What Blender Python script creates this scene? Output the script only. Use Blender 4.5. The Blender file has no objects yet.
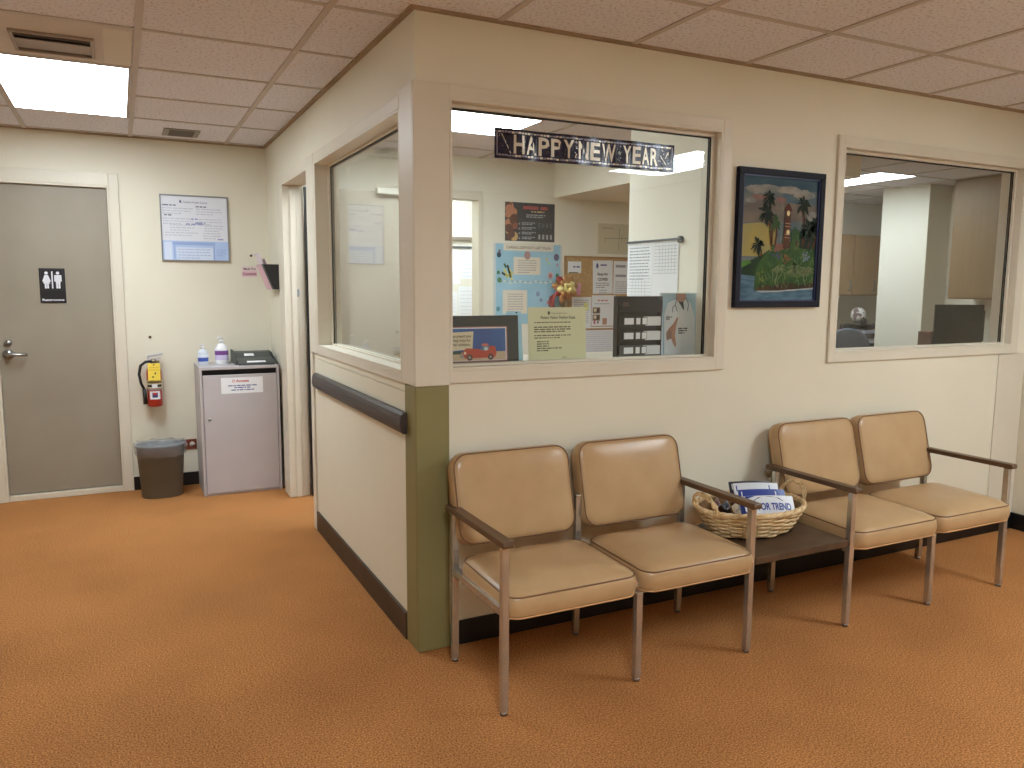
import bpy, bmesh, math, random
from mathutils import Vector, Matrix
random.seed(7)
S = bpy.context.scene
COL = S.collection
H = 2.44            # ceiling height
DB = 3.236          # hall back wall
OB = 2.90           # office back wall

# ------------------------------------------------------------------ materials
def lin(c):
    return tuple(((x/255)/12.92 if x/255 <= .04045 else ((x/255+.055)/1.055)**2.4) for x in c)
MATS = {}
def mat(name, rgb=(200, 200, 200), rough=.6, metal=0., emit=None, strength=1., spec=.5, coat=0.):
    if name in MATS: return MATS[name]
    m = bpy.data.materials.new(name); m.use_nodes = True
    b = m.node_tree.nodes['Principled BSDF']
    b.inputs['Base Color'].default_value = (*lin(rgb), 1)
    b.inputs['Roughness'].default_value = rough
    b.inputs['Metallic'].default_value = metal
    b.inputs['Specular IOR Level'].default_value = spec
    b.inputs['Coat Weight'].default_value = coat
    if emit:
        b.inputs['Emission Color'].default_value = (*lin(emit), 1)
        b.inputs['Emission Strength'].default_value = strength
    MATS[name] = m
    return m
def noisy(name, c1, c2, scale=5., rough=.7, detail=4., bump=0., bscale=None, lo=.35, hi=.65, spec=.5, metal=0., stretch=None, dist=.01):
    """two-colour noise material with optional bump, in object space"""
    if name in MATS: return MATS[name]
    m = mat(name, c1, rough, metal, spec=spec); nt = m.node_tree; N = nt.nodes; L = nt.links
    b = N['Principled BSDF']
    tc = N.new('ShaderNodeTexCoord'); mp = N.new('ShaderNodeMapping')
    if stretch: mp.inputs['Scale'].default_value = stretch
    L.new(tc.outputs['Object'], mp.inputs['Vector'])
    n = N.new('ShaderNodeTexNoise'); n.inputs['Scale'].default_value = scale; n.inputs['Detail'].default_value = detail
    L.new(mp.outputs['Vector'], n.inputs['Vector'])
    r = N.new('ShaderNodeValToRGB')
    r.color_ramp.elements[0].position = lo; r.color_ramp.elements[0].color = (*lin(c1), 1)
    r.color_ramp.elements[1].position = hi; r.color_ramp.elements[1].color = (*lin(c2), 1)
    L.new(n.outputs['Fac'], r.inputs['Fac']); L.new(r.outputs['Color'], b.inputs['Base Color'])
    if bump:
        n2 = N.new('ShaderNodeTexNoise'); n2.inputs['Scale'].default_value = bscale or scale*4; n2.inputs['Detail'].default_value = 3
        L.new(mp.outputs['Vector'], n2.inputs['Vector'])
        bp = N.new('ShaderNodeBump'); bp.inputs['Strength'].default_value = bump; bp.inputs['Distance'].default_value = dist
        L.new(n2.outputs['Fac'], bp.inputs['Height']); L.new(bp.outputs['Normal'], b.inputs['Normal'])
    return m
def carpet_mat():
    m = mat('carpet', (170, 105, 55), .95, spec=.15); nt = m.node_tree; N = nt.nodes; L = nt.links; b = N['Principled BSDF']
    tc = N.new('ShaderNodeTexCoord')
    n1 = N.new('ShaderNodeTexNoise'); n1.inputs['Scale'].default_value = 165; n1.inputs['Detail'].default_value = 2; n1.inputs['Roughness'].default_value = .7
    n2 = N.new('ShaderNodeTexNoise'); n2.inputs['Scale'].default_value = 1.6; n2.inputs['Detail'].default_value = 4
    for n in (n1, n2): L.new(tc.outputs['Object'], n.inputs['Vector'])
    r1 = N.new('ShaderNodeValToRGB'); e = r1.color_ramp.elements
    e[0].position = .36; e[0].color = (*lin((132, 82, 42)), 1); e[1].position = .66; e[1].color = (*lin((213, 149, 90)), 1)
    r2 = N.new('ShaderNodeValToRGB'); e = r2.color_ramp.elements
    e[0].position = .36; e[0].color = (.80, .80, .80, 1); e[1].position = .6; e[1].color = (1, 1, 1, 1)
    mx = N.new('ShaderNodeMix'); mx.data_type = 'RGBA'; mx.blend_type = 'MULTIPLY'; mx.inputs['Factor'].default_value = .8
    L.new(n1.outputs['Fac'], r1.inputs['Fac']); L.new(n2.outputs['Fac'], r2.inputs['Fac'])
    L.new(r1.outputs['Color'], mx.inputs['A']); L.new(r2.outputs['Color'], mx.inputs['B'])
    L.new(mx.outputs['Result'], b.inputs['Base Color'])
    bp = N.new('ShaderNodeBump'); bp.inputs['Strength'].default_value = .4; bp.inputs['Distance'].default_value = .003
    L.new(n1.outputs['Fac'], bp.inputs['Height']); L.new(bp.outputs['Normal'], b.inputs['Normal'])
    return m
def ceiling_mat():
    m = mat('ceiling_tile', (190, 172, 158), .95, spec=.1); nt = m.node_tree; N = nt.nodes; L = nt.links; b = N['Principled BSDF']
    tc = N.new('ShaderNodeTexCoord')
    n1 = N.new('ShaderNodeTexNoise'); n1.inputs['Scale'].default_value = 75; n1.inputs['Detail'].default_value = 2
    n2 = N.new('ShaderNodeTexNoise'); n2.inputs['Scale'].default_value = 1.1; n2.inputs['Detail'].default_value = 2
    v = N.new('ShaderNodeTexVoronoi'); v.inputs['Scale'].default_value = 70
    for n in (n1, n2, v): L.new(tc.outputs['Object'], n.inputs['Vector'])
    r1 = N.new('ShaderNodeValToRGB'); e = r1.color_ramp.elements
    e[0].position = .30; e[0].color = (*lin((194, 189, 193)), 1); e[1].position = .47; e[1].color = (*lin((230, 229, 237)), 1)
    L.new(n1.outputs['Fac'], r1.inputs['Fac'])
    mx = N.new('ShaderNodeMix'); mx.data_type = 'RGBA'; mx.blend_type = 'MULTIPLY'; mx.inputs['Factor'].default_value = .5
    r2 = N.new('ShaderNodeValToRGB'); e = r2.color_ramp.elements
    e[0].position = .35; e[0].color = (.91, .90, .89, 1); e[1].position = .65; e[1].color = (1, 1, 1, 1)
    L.new(n2.outputs['Fac'], r2.inputs['Fac'])
    L.new(r1.outputs['Color'], mx.inputs['A']); L.new(r2.outputs['Color'], mx.inputs['B'])
    L.new(mx.outputs['Result'], b.inputs['Base Color'])
    bp = N.new('ShaderNodeBump'); bp.inputs['Strength'].default_value = .35; bp.inputs['Distance'].default_value = .004
    L.new(n1.outputs['Fac'], bp.inputs['Height']); L.new(bp.outputs['Normal'], b.inputs['Normal'])
    return m
def glass_mat(name='window_glass', tint=(.97, .985, .975)):
    m = bpy.data.materials.new(name); m.use_nodes = True; nt = m.node_tree; N = nt.nodes; L = nt.links
    N.remove(N['Principled BSDF'])
    t = N.new('ShaderNodeBsdfTransparent'); t.inputs['Color'].default_value = (*tint, 1)
    g = N.new('ShaderNodeBsdfGlossy'); g.inputs['Roughness'].default_value = .0
    f = N.new('ShaderNodeFresnel'); f.inputs['IOR'].default_value = 1.5
    # both faces of the thin pane reflect like an air-to-glass surface (no total reflection inside it)
    gm = N.new('ShaderNodeNewGeometry'); io = N.new('ShaderNodeMapRange'); io.inputs['To Min'].default_value = 1.5; io.inputs['To Max'].default_value = 1/1.5
    L.new(gm.outputs['Backfacing'], io.inputs['Value']); L.new(io.outputs['Result'], f.inputs['IOR'])
    mx = N.new('ShaderNodeMixShader'); L.new(f.outputs['Fac'], mx.inputs['Fac'])
    L.new(t.outputs[0], mx.inputs[1]); L.new(g.outputs[0], mx.inputs[2])
    L.new(mx.outputs[0], N['Material Output'].inputs['Surface'])
    MATS[name] = m
    return m
def wood(name, c1, c2, rough=.45, axis='z'):
    st = {'x': (1.5, 30, 30), 'y': (30, 1.5, 30), 'z': (30, 30, 1.5)}[axis]
    return noisy(name, c1, c2, 1.6, rough, 5, stretch=st, lo=.3, hi=.7)

M_wall = noisy('cream_wall', (223, 217, 197), (228, 222, 203), 1.2, .55, 3, bump=.05, bscale=120, dist=.003)
M_trim = noisy('beige_trim', (215, 207, 189), (220, 212, 195), 3., .38, 3)
M_off = noisy('office_wall', (228, 223, 207), (232, 227, 213), 1.2, .7, 2)
M_carpet = carpet_mat(); M_ceil = ceiling_mat()
M_grid = noisy('grid_metal', (188, 178, 172), (195, 185, 179), 4, .6, 2)
M_gridr = noisy('rusty_grid_metal', (146, 124, 98), (168, 148, 122), 4, .7, 2)
M_black = mat('black_vinyl', (17, 15, 15), .45)
M_brown = noisy('brown_vinyl', (58, 44, 33), (68, 53, 40), 6, .5)
M_olive = noisy('olive_paint', (130, 122, 78), (138, 130, 86), 2.5, .5, 4)
M_rail = mat('rail_plastic', (62, 54, 52), .42)
M_door = noisy('grey_door', (146, 136, 120), (154, 144, 128), 2., .5, 3)
M_glass = glass_mat()
M_gasket = mat('gasket', (25, 24, 22), .5)
M_vinyl = noisy('tan_vinyl', (182, 149, 108), (188, 155, 114), 9, .30, 3, bump=.04, bscale=260, dist=.002)
M_pipd = noisy('shaded_piping', (112, 78, 48), (126, 90, 58), 20, .5)  # dark brown carries the shadow line along the upper welt
M_pipl = noisy('light_piping', (196, 152, 102), (206, 164, 114), 20, .45)
M_chrome = noisy('brushed_steel', (190, 186, 178), (202, 198, 190), 12, .26, 2, metal=.8)
M_lam = wood('dark_laminate', (78, 55, 36), (108, 80, 54), .4, 'y')
M_table = noisy('table_laminate', (72, 52, 36), (88, 66, 47), 9, .42, 5)
M_paper = mat('white_paper', (232, 233, 236), .8)
M_ink = mat('black_ink', (38, 38, 44), .8)
M_inkg = mat('grey_ink', (150, 152, 162), .8)
M_inkb = mat('blue_ink', (84, 92, 150), .8)
M_red = mat('red_ink', (190, 50, 40), .8)
M_steel = mat('steel', (150, 148, 144), .3, 1.)
M_dark = mat('dark_plastic', (30, 30, 32), .4)
M_white = mat('white_plastic', (235, 236, 238), .35)
LAMP = (234, 247, 255)

# ------------------------------------------------------------------ mesh builder
ORG = {}
def org(p): return ORG.get(p.name, Vector((0, 0, 0))) if p else Vector((0, 0, 0))
class MB:
    def __init__(s, M=None): s.v = []; s.f = []; s.m = []; s.sm = []; s.M = M
    def add(s, vs, fs, mi=0, smooth=False):
        o = len(s.v)
        s.v += [tuple(s.M @ Vector(p)) if s.M else tuple(p) for p in vs]
        s.f += [tuple(i+o for i in f) for f in fs]; s.m += [mi]*len(fs); s.sm += [smooth]*len(fs)
        return s
    def box(s, x0, y0, z0, x1, y1, z1, mi=0):
        return s.add([(x0,y0,z0),(x1,y0,z0),(x1,y1,z0),(x0,y1,z0),(x0,y0,z1),(x1,y0,z1),(x1,y1,z1),(x0,y1,z1)],
                     [(0,3,2,1),(4,5,6,7),(0,1,5,4),(1,2,6,5),(2,3,7,6),(3,0,4,7)], mi)
    def tube(s, path, r, n=8, mi=0, closed=False, caps=True, smooth=True, flat=1.):
        P = [Vector(p) for p in path]; k = len(P); vs = []; fs = []; up = None
        R = r if isinstance(r, (list, tuple)) else [r]*k
        for i in range(k):
            if closed: t = P[(i+1) % k]-P[i-1]
            else: t = P[min(i+1, k-1)]-P[max(i-1, 0)]
            t.normalize()
            if up is None: up = Vector((0,0,1)) if abs(t.z) < .9 else Vector((1,0,0))
            a = t.cross(up)
            if a.length < 1e-6: a = t.orthogonal()
            a.normalize(); b = a.cross(t); up = b
            for j in range(n):
                th = 2*math.pi*j/n
                vs.append(P[i]+a*R[i]*math.cos(th)+b*R[i]*flat*math.sin(th))
        for i in range(k if closed else k-1):
            for j in range(n):
                a0 = i*n+j; a1 = i*n+(j+1) % n; b0 = ((i+1) % k)*n+j; b1 = ((i+1) % k)*n+(j+1) % n
                fs.append((a0, a1, b1, b0))
        if caps and not closed:
            fs.append(tuple(range(n-1, -1, -1))); fs.append(tuple((k-1)*n+j for j in range(n)))
        return s.add(vs, fs, mi, smooth)
    def cyl(s, p0, p1, r, n=16, mi=0, r1=None): return s.tube([p0, p1], [r, r if r1 is None else r1], n, mi, smooth=n > 6)
    def lathe(s, prof, c=(0,0,0), n=24, mi=0, sx=1., sy=1., caps=True, smooth=True):
        vs = []; fs = []
        for (r, z) in prof:
            for j in range(n):
                t = 2*math.pi*j/n; vs.append((c[0]+r*sx*math.cos(t), c[1]+r*sy*math.sin(t), c[2]+z))
        for i in range(len(prof)-1):
            for j in range(n):
                fs.append((i*n+j, i*n+(j+1) % n, (i+1)*n+(j+1) % n, (i+1)*n+j))
        if caps: fs += [tuple(range(n-1, -1, -1)), tuple((len(prof)-1)*n+j for j in range(n))]
        return s.add(vs, fs, mi, smooth)
    def prism(s, poly, axis, a, b, mi=0, smooth=False):
        """extrude a 2D outline along an axis; poly in the remaining two axes in xyz order"""
        n = len(poly)
        def P(u, v, w): return {'x': (w, u, v), 'y': (u, w, v), 'z': (u, v, w)}[axis]
        vs = [P(u, v, a) for u, v in poly]+[P(u, v, b) for u, v in poly]
        fs = [tuple(range(n)), tuple(range(2*n-1, n-1, -1))]+[(i, n+i, n+(i+1) % n, (i+1) % n) for i in range(n)]
        return s.add(vs, fs, mi, smooth)
    def build(s, name, mats, parent=None, bevel=0., seg=2, weld=False):
        me = bpy.data.meshes.new(name); o0 = org(parent)
        me.from_pydata([tuple(Vector(p)-o0) for p in s.v], [], s.f)
        for m in (mats if isinstance(mats, (list, tuple)) else [mats]): me.materials.append(m)
        for p, mi, sm in zip(me.polygons, s.m, s.sm): p.material_index = mi; p.use_smooth = sm
        bm = bmesh.new(); bm.from_mesh(me)
        if weld: bmesh.ops.remove_doubles(bm, verts=bm.verts, dist=1e-5)
        bmesh.ops.recalc_face_normals(bm, faces=bm.faces); bm.to_mesh(me); bm.free()
        o = bpy.data.objects.new(name, me); COL.objects.link(o)
        if parent: o.parent = parent
        ORG[o.name] = o0
        if bevel:
            b = o.modifiers.new('bevel', 'BEVEL'); b.width = bevel; b.segments = seg; b.limit_method = 'ANGLE'; b.angle_limit = .6
        return o
def empty(name, loc):
    o = bpy.data.objects.new(name, None); COL.objects.link(o); o.location = loc; o.empty_display_size = .1
    ORG[o.name] = Vector(loc); return o
def tag(o, label, cat, group=None):
    o['label'] = label; o['category'] = cat
    if group: o['group'] = group
    return o
def thing(name, loc, label, cat, group=None): return tag(empty(name, loc), label, cat, group)
def struct(o): o['kind'] = 'structure'; return o
def rebase(o, base):
    """put the origin of a one-mesh thing at its own base"""
    b = Vector(base); o.data.transform(Matrix.Translation(-b)); o.location = b; ORG[o.name] = b; return o

# ------------------------------------------------------------------ printed sheets
_tc = {}
def text_mesh(body, bold=0.):
    k = (body, bold)
    if k not in _tc:
        cu = bpy.data.curves.new('t', 'FONT'); cu.body = body; cu.size = 1; cu.offset = bold; cu.resolution_u = 3
        ob = bpy.data.objects.new('t', cu); me = bpy.data.meshes.new_from_object(ob)
        vs = [tuple(v.co) for v in me.vertices]; fs = [tuple(p.vertices) for p in me.polygons]
        bpy.data.objects.remove(ob); bpy.data.curves.remove(cu); bpy.data.meshes.remove(me)
        xs = [v[0] for v in vs]; ys = [v[1] for v in vs]
        _tc[k] = (vs, fs, min(xs), max(xs), min(ys), max(ys))
    return _tc[k]
class Sheet:
    """a flat printed thing: lower-left corner o, unit axes u, v; thickness t behind the face"""
    def __init__(s, o, u, v, w, h, t=.0012, step=.0004, wave=None):
        s.o = Vector(o); s.u = Vector(u).normalized(); s.v = Vector(v).normalized(); s.n = s.u.cross(s.v); s.w = w; s.h = h
        s.step = step; s.mb = MB(); s.mats = []; s.wave = wave; s.t = t
    def mi(s, m):
        if m not in s.mats: s.mats.append(m)
        return s.mats.index(m)
    def P(s, a, b, l=0.):
        d = s.wave(a, b) if s.wave else 0.
        return s.o+s.u*a+s.v*b+s.n*(l*s.step+d)
    def base(s, m, n=1):
        i = s.mi(m); w, h, t = s.w, s.h, s.t; vs = []; fs = []
        for k in range(n+1):
            a = w*k/n
            p0 = s.P(a, 0); p1 = s.P(a, h)
            vs += [p0, p1, p1-s.n*t, p0-s.n*t]
        for k in range(n):
            for j in range(4): fs.append((k*4+j, k*4+(j+1) % 4, k*4+4+(j+1) % 4, k*4+4+j))
        fs += [(0, 3, 2, 1), (n*4, n*4+1, n*4+2, n*4+3)]
        s.mb.add(vs, fs, i); return s
    def poly(s, pts, m, l=1): s.mb.add([s.P(a, b, l) for a, b in pts], [tuple(range(len(pts)))], s.mi(m)); return s
    def rect(s, a0, b0, a1, b1, m, l=1): return s.poly([(a0,b0),(a1,b0),(a1,b1),(a0,b1)], m, l)
    def ell(s, a, b, ra, rb, m, l=1, n=16): return s.poly([(a+ra*math.cos(2*math.pi*k/n), b+rb*math.sin(2*math.pi*k/n)) for k in range(n)], m, l)
    def line(s, a0, b0, a1, b1, w, m, l=1):
        d = Vector((a1-a0, b1-b0)); q = Vector((-d.y, d.x)).normalized()*w/2
        return s.poly([(a0+q.x, b0+q.y), (a0-q.x, b0-q.y), (a1-q.x, b1-q.y), (a1+q.x, b1+q.y)], m, l)
    def text(s, body, a, b, size, m, l=2, align='l', width=None, bold=.0, rot=0.):
        """size = height of a capital; width squeezes the line"""
        vs, fs, x0, x1, y0, y1 = text_mesh(body, bold)
        sy = size/.70; sx = sy if width is None else width/(x1-x0)
        off = {'l': -x0, 'c': -(x0+x1)/2, 'r': -x1}[align]; c, sn = math.cos(rot), math.sin(rot)
        out = []
        for x, y, z in vs:
            p, q = (x+off)*sx, y*sy
            out.append(s.P(a+p*c-q*sn, b+p*sn+q*c, l))
        s.mb.add(out, fs, s.mi(m)); return s
    def greek(s, a0, a1, b, h, m, l=1, last=1., words=True):
        """a line of print too small to read: short strokes with word gaps"""
        a = a0; end = a0+(a1-a0)*last
        while a < end-h*.8:
            w = min(random.uniform(1.2, 5.5)*h, end-a)
            s.rect(a, b, a+w, b+h, m, l); a += w+h*.8
        return s
    def para(s, a0, a1, b1, n, pitch, h, m, l=1):
        for k in range(n): s.greek(a0, a1, b1-k*pitch, h, m, l, last=random.uniform(.55, .8) if k == n-1 else random.uniform(.93, 1))
        return s
    def build(s, name, parent=None): return s.mb.build(name, s.mats, parent)

# ------------------------------------------------------------------ the shell
def wall(name, along, a0, a1, p0, p1, holes, m, z0=0., z1=H):
    """wall slab: runs along 'x' or 'y' from a0 to a1, thickness p0..p1, rectangular holes (a0,z0,a1,z1)"""
    A = sorted({a0, a1, *[h[0] for h in holes], *[h[2] for h in holes]}); Z = sorted({z0, z1, *[h[1] for h in holes], *[h[3] for h in holes]})
    def solid(i, j):
        if i < 0 or j < 0 or i >= len(A)-1 or j >= len(Z)-1: return False
        ca = (A[i]+A[i+1])/2; cz = (Z[j]+Z[j+1])/2
        return not any(h[0] < ca < h[2] and h[1] < cz < h[3] for h in holes)
    P = (lambda a, p, z: (a, p, z)) if along == 'x' else (lambda a, p, z: (p, a, z))
    mb = MB()
    for i in range(len(A)-1):
        for j in range(len(Z)-1):
            if not solid(i, j): continue
            a, b, c, d = A[i], A[i+1], Z[j], Z[j+1]
            for p in (p0, p1): mb.add([P(a,p,c),P(b,p,c),P(b,p,d),P(a,p,d)], [(0,1,2,3)])
            if not solid(i-1, j): mb.add([P(a,p0,c),P(a,p1,c),P(a,p1,d),P(a,p0,d)], [(0,1,2,3)])
            if not solid(i+1, j): mb.add([P(b,p0,c),P(b,p1,c),P(b,p1,d),P(b,p0,d)], [(0,1,2,3)])
            if not solid(i, j-1): mb.add([P(a,p0,c),P(a,p1,c),P(b,p1,c),P(b,p0,c)], [(0,1,2,3)])
            if not solid(i, j+1): mb.add([P(a,p0,d),P(a,p1,d),P(b,p1,d),P(b,p0,d)], [(0,1,2,3)])
    return struct(mb.build(name, m, weld=True))
def box_struct(name, b, m, bevel=0.): return struct(MB().box(*b).build(name, m, bevel=bevel))

W1 = (.128, 1.118, 1.44, 2.14)       # front window opening
W2 = (2.20, 1.118, 3.66, 2.14)      # second front window opening
W3 = (.15, 1.10, 1.62, 2.115)       # window in the booth's side wall
DO = (1.81, 0., 2.58, 2.11)        # doorway in the booth's side wall
wall('wall_front', 'x', 0, 7.2, 0, .12, [W1, W2], M_wall)
wall('wall_side', 'y', .12, DB, 0, .12, [W3, DO], M_wall)
wall('wall_back', 'x', -2.9, .12, DB, DB+.12, [(-1.735, 0, -1.032, 2.10)], M_wall)
wall('wall_left', 'y', -5, DB+.12, -3.02, -2.9, [], M_wall)
wall('wall_rear', 'x', -3.02, 3.93, -5.12, -5, [], M_wall)
wall('wall_right', 'y', -5.12, 0, 3.81, 3.93, [], M_wall)
wall('wall_office_back', 'x', .12, 4.6, OB, OB+.12, [(.78, 0, 1.552, 2.13)], M_off)
wall('wall_office_end', 'x', 4.6, 7.2, 3.75, 3.87, [], M_off)
wall('wall_office_return', 'y', OB+.12, 3.87, 4.48, 4.6, [], M_off)
wall('wall_office_right', 'y', .12, 3.87, 7.2, 7.32, [], M_off)
wall('wall_partition', 'y', .12, .935, 1.60, 1.72, [], M_off)
box_struct('wall_stub', (5.93, 2.235, 0, 7.2, 2.75, H), M_off)
box_struct('wall_cabinet_back', (6.25, .12, 0, 6.37, 2.235, H), M_off)
box_struct('beam_soffit', (2.22, .9, 2.17, 3.4, OB, H), M_off)
# inner faces of the booth walls are part of the slabs above; a small far room behind the office door
wall('wall_far_back', 'x', .3, 4.48, 4.2, 4.32, [], M_off)
wall('wall_far_left', 'y', OB+.12, 4.2, .3, .42, [], M_off)
box_struct('floor', (-3.02, -5.12, -.1, 7.32, 4.32, 0), M_carpet)
ceil = box_struct('ceiling', (-3.02, -5.12, H, 7.32, 4.32, H+.08), M_ceil)
g = MB()
xs = [.335+.61*k for k in range(-5, 12)]; ys = [-.49+.61*k for k in range(-7, 8)]
xs = [x for x in xs if -2.9 < x < 7.2]; ys = [y for y in ys if -5 < y < 4.2]
for x in xs: g.box(x-.013, -5, H-.005, x+.013, 4.2, H+.001)
for y in ys: g.box(-2.9, y-.011, H-.0045, 7.2, y+.011, H+.001)
g.build('ceiling_grid', M_grid, ceil)
g = MB()   # wall angles
for b in [(-2.9,-.022,H-.012,0,0,H) if False else (0,-.022,H-.010,3.81,0,H), (-.022,-.022,H-.010,0,DB,H), (-2.9,DB-.022,H-.010,0,DB,H), (3.788,-5,H-.010,3.81,-.022,H)]:
    g.box(*b)
g.build('ceiling_edge_angle', M_gridr, ceil)

# baseboards
def base(name, b, m=M_black): return box_struct(name, b, m, .003)
base('baseboard_front', (.13, -.012, 0, 3.81, -.0005, .10))
base('baseboard_right', (3.798, -5, 0, 3.8095, -.012, .10))
base('baseboard_back', (-.975, DB-.012, 0, 0, DB-.0005, .095))
base('baseboard_side', (-.016, .125, 0, -.0005, 1.75, .115), M_brown)
base('baseboard_hall', (-2.9, DB-.012, 0, -1.82, DB-.0005, .095))

# trim on the booth corner
struct(MB().box(-.010, -.010, 0, .126, -.0002, 1.062).box(-.010, -.0002, 0, -.0002, .125, 1.062).build('trim_1', M_olive, bevel=.004))
struct(MB().box(-.014, -.014, 1.062, .128, -.0002, 2.185).box(-.014, -.0002, 1.062, -.0002, .15, 2.185).build('trim_2', M_trim, bevel=.003))
# flat panel on the lower side wall, its seam and end post
struct(MB().box(-.006, .126, .116, -.0003, 1.75, 1.025).box(-.006, .126, 1.031, -.0003, 1.75, 1.06).build('trim_3', M_wall, bevel=.001))
struct(MB().box(-.016, 1.755, 0, -.0003, 1.81, 1.06).build('trim_4', M_trim, bevel=.003))
struct(MB().box(3.56, -.006, .101, 3.808, -.0003, 1.07).build('trim_5', M_trim, bevel=.002))
# handrail / bumper on the side wall
r = MB()
prof = [(-.0104,.862),(-.026,.862),(-.036,.872),(-.041,.892),(-.041,.918),(-.036,.938),(-.026,.950),(-.0104,.950)]
r.prism(prof, 'y', .095, 1.68)
rail = tag(r.build('bumper_rail', M_rail, bevel=.003), 'dark grey-brown bumper rail along the low cream side wall of the booth', 'bumper rail')

# windows
def window(name, along, op, cas, face, glass_p, sill=True, stop=.03, sgn=1):
    """op: opening; cas: outer casing rectangle; face: plane of the wall face; pane at glass_p"""
    root = struct(empty(name, (op[0], face, op[1]) if along == 'x' else (face, op[0], op[1])))
    a0, z0, a1, z1 = op; A0, Z0, A1, Z1 = cas
    def bx(mb, a, p, z, b, q, w): (mb.box(a, p, z, b, q, w) if along == 'x' else mb.box(p, a, z, q, b, w))
    f = MB(); fp = face-.014
    if A0 < a0: bx(f, A0, fp, Z0, a0, face-.0002, Z1)
    if A1 > a1: bx(f, a1, fp, Z0, A1, face-.0002, Z1)
    bx(f, a0, fp, z1, a1, face-.0002, Z1); bx(f, a0, fp, Z0, a1, face-.0002, z0)
    t = .012    # jamb lining
    bx(f, a0, fp, z0, a0+t, .12, z1); bx(f, a1-t, fp, z0, a1, .12, z1)
    bx(f, a0+t, fp, z1-t, a1-t, .12, z1); bx(f, a0+t, fp, z0, a1-t, .12, z0+t)
    f.build('window_frame', M_trim, root, bevel=.002)
    s_ = MB(); p0, p1 = glass_p-.018, glass_p-.004
    i0, i1, k0, k1 = a0+t, a1-t, z0+t, z1-t
    bx(s_, i0, p0, k0, i0+stop, p1, k1); bx(s_, i1-stop, p0, k0, i1, p1, k1)
    bx(s_, i0+stop, p0, k1-stop, i1-stop, p1, k1); bx(s_, i0+stop, p0, k0, i1-stop, p1, k0+.008)
    p0, p1 = glass_p+.012, glass_p+.028
    bx(s_, i0, p0, k0, i0+stop, p1, k1); bx(s_, i1-stop, p0, k0, i1, p1, k1)
    bx(s_, i0+stop, p0, k1-stop, i1-stop, p1, k1); bx(s_, i0+stop, p0, k0, i1-stop, p1, k0+.008)
    s_.build('glazing_stop', M_trim, root, bevel=.001)
    gk = MB(); q = .004
    for p in (glass_p-.0035, glass_p+.0085):
        bx(gk, i0+stop-.001, p, k0, i0+stop+q, p+.003, k1); bx(gk, i1-stop-q, p, k0, i1-stop+.001, p+.003, k1)
        bx(gk, i0+stop+q, p, k1-stop-q, i1-stop-q, p+.003, k1-stop+.001)
    gk.build('gasket', M_gasket, root)
    pn = MB(); bx(pn, i0+.004, glass_p, k0+.001, i1-.004, glass_p+.006, k1-.004); pn.build('pane', M_glass, root)
    return root
window('window_1', 'x', W1, (W1[0], 1.069, 1.49, 2.185), 0., .045, stop=.014)
window('window_2', 'x', W2, (2.163, 1.075, 3.715, 2.185), 0., .045, stop=.014)
window('window_3', 'y', W3, (W3[0], 1.06, 1.64, 2.165), 0., .076, stop=.010)

# restroom door
d1 = struct(empty('door_1', (-1.39, DB, 0)))
f = MB(); fy = DB-.016; e = .072
f.box(-1.735-e, fy, 0, -1.735, DB-.0002, 2.10+.085).box(-1.032, fy, 0, -.972, DB-.0002, 2.10+.085).box(-1.735, fy, 2.10, -1.032, DB-.0002, 2.10+.085)
f.box(-1.735, fy, 0, -1.722, DB+.12, 2.10).box(-1.045, fy, 0, -1.032, DB+.12, 2.10).box(-1.722, fy, 2.087, -1.045, DB+.12, 2.10)
f.build('door_frame', M_trim, d1, bevel=.003)
dp = MB().box(-1.720, DB+.012, .045, -1.047, DB+.056, 2.085).build('door_panel', M_door, d1, bevel=.002)
MB().box(-1.722, DB-.01, .0, -1.045, DB+.10, .04).build('threshold', M_trim, d1, bevel=.004)
hd = MB(); hx, hz, hy = -1.672, .985, DB+.012
hd.cyl((hx, hy, hz), (hx, hy-.012, hz), .032, 20).cyl((hx, hy-.012, hz), (hx, hy-.055, hz), .012, 12)
hd.tube([(hx-.008, hy-.055, hz), (hx+.02, hy-.058, hz), (hx+.07, hy-.055, hz-.002), (hx+.11, hy-.045, hz-.002)], [.012, .012, .010, .009], 12)
hd.build('door_handle', M_steel, d1)
MB().cyl((hx+.002, hy, hz+.075), (hx+.002, hy-.014, hz+.075), .022, 20).cyl((hx+.002, hy-.014, hz+.075), (hx+.002, hy-.018, hz+.075), .010, 12).build('lock_cylinder', M_steel, d1)
MB().box(-1.80, DB+.13, 0, -1.0, DB+.15, 2.2).build('door_backing', M_door, d1)

# booth doorway with its open door
d2 = struct(empty('door_2', (0, 2.22, 0)))
f = MB()
f.box(-.016, 1.641, 1.06, -.0002, 1.81, 2.165)
f.box(-.016, 2.58, 0, -.0002, 2.75, 2.165).box(-.016, 1.81, 2.11, -.0002, 2.58, 2.165)
f.box(-.016, 2.565, 0, .12, 2.58, 2.11).box(-.016, 1.81, 0, .12, 1.823, 2.11).box(-.016, 1.823, 2.097, .12, 2.565, 2.11)
f.box(.030, 2.553, 0, .065, 2.565, 2.097).box(.030, 1.823, 0, .065, 1.835, 2.097)
f.build('door_frame', M_trim, d2, bevel=.003)
MB().box(.165, 2.515, .012, .845, 2.555, 2.09).build('door_panel', M_door, d2, bevel=.002)
MB().box(.1205, 2.522, .012, .1645, 2.548, 2.09).build('gap_shade', M_black, d2)  # black strip stands in for the shade in the gap beside the hinges
MB().box(.60, 2.46, 2.068, .83, 2.514, 2.108).build('door_closer', mat('closer_cream', (176, 172, 158), .4), d2, bevel=.003)
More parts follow.
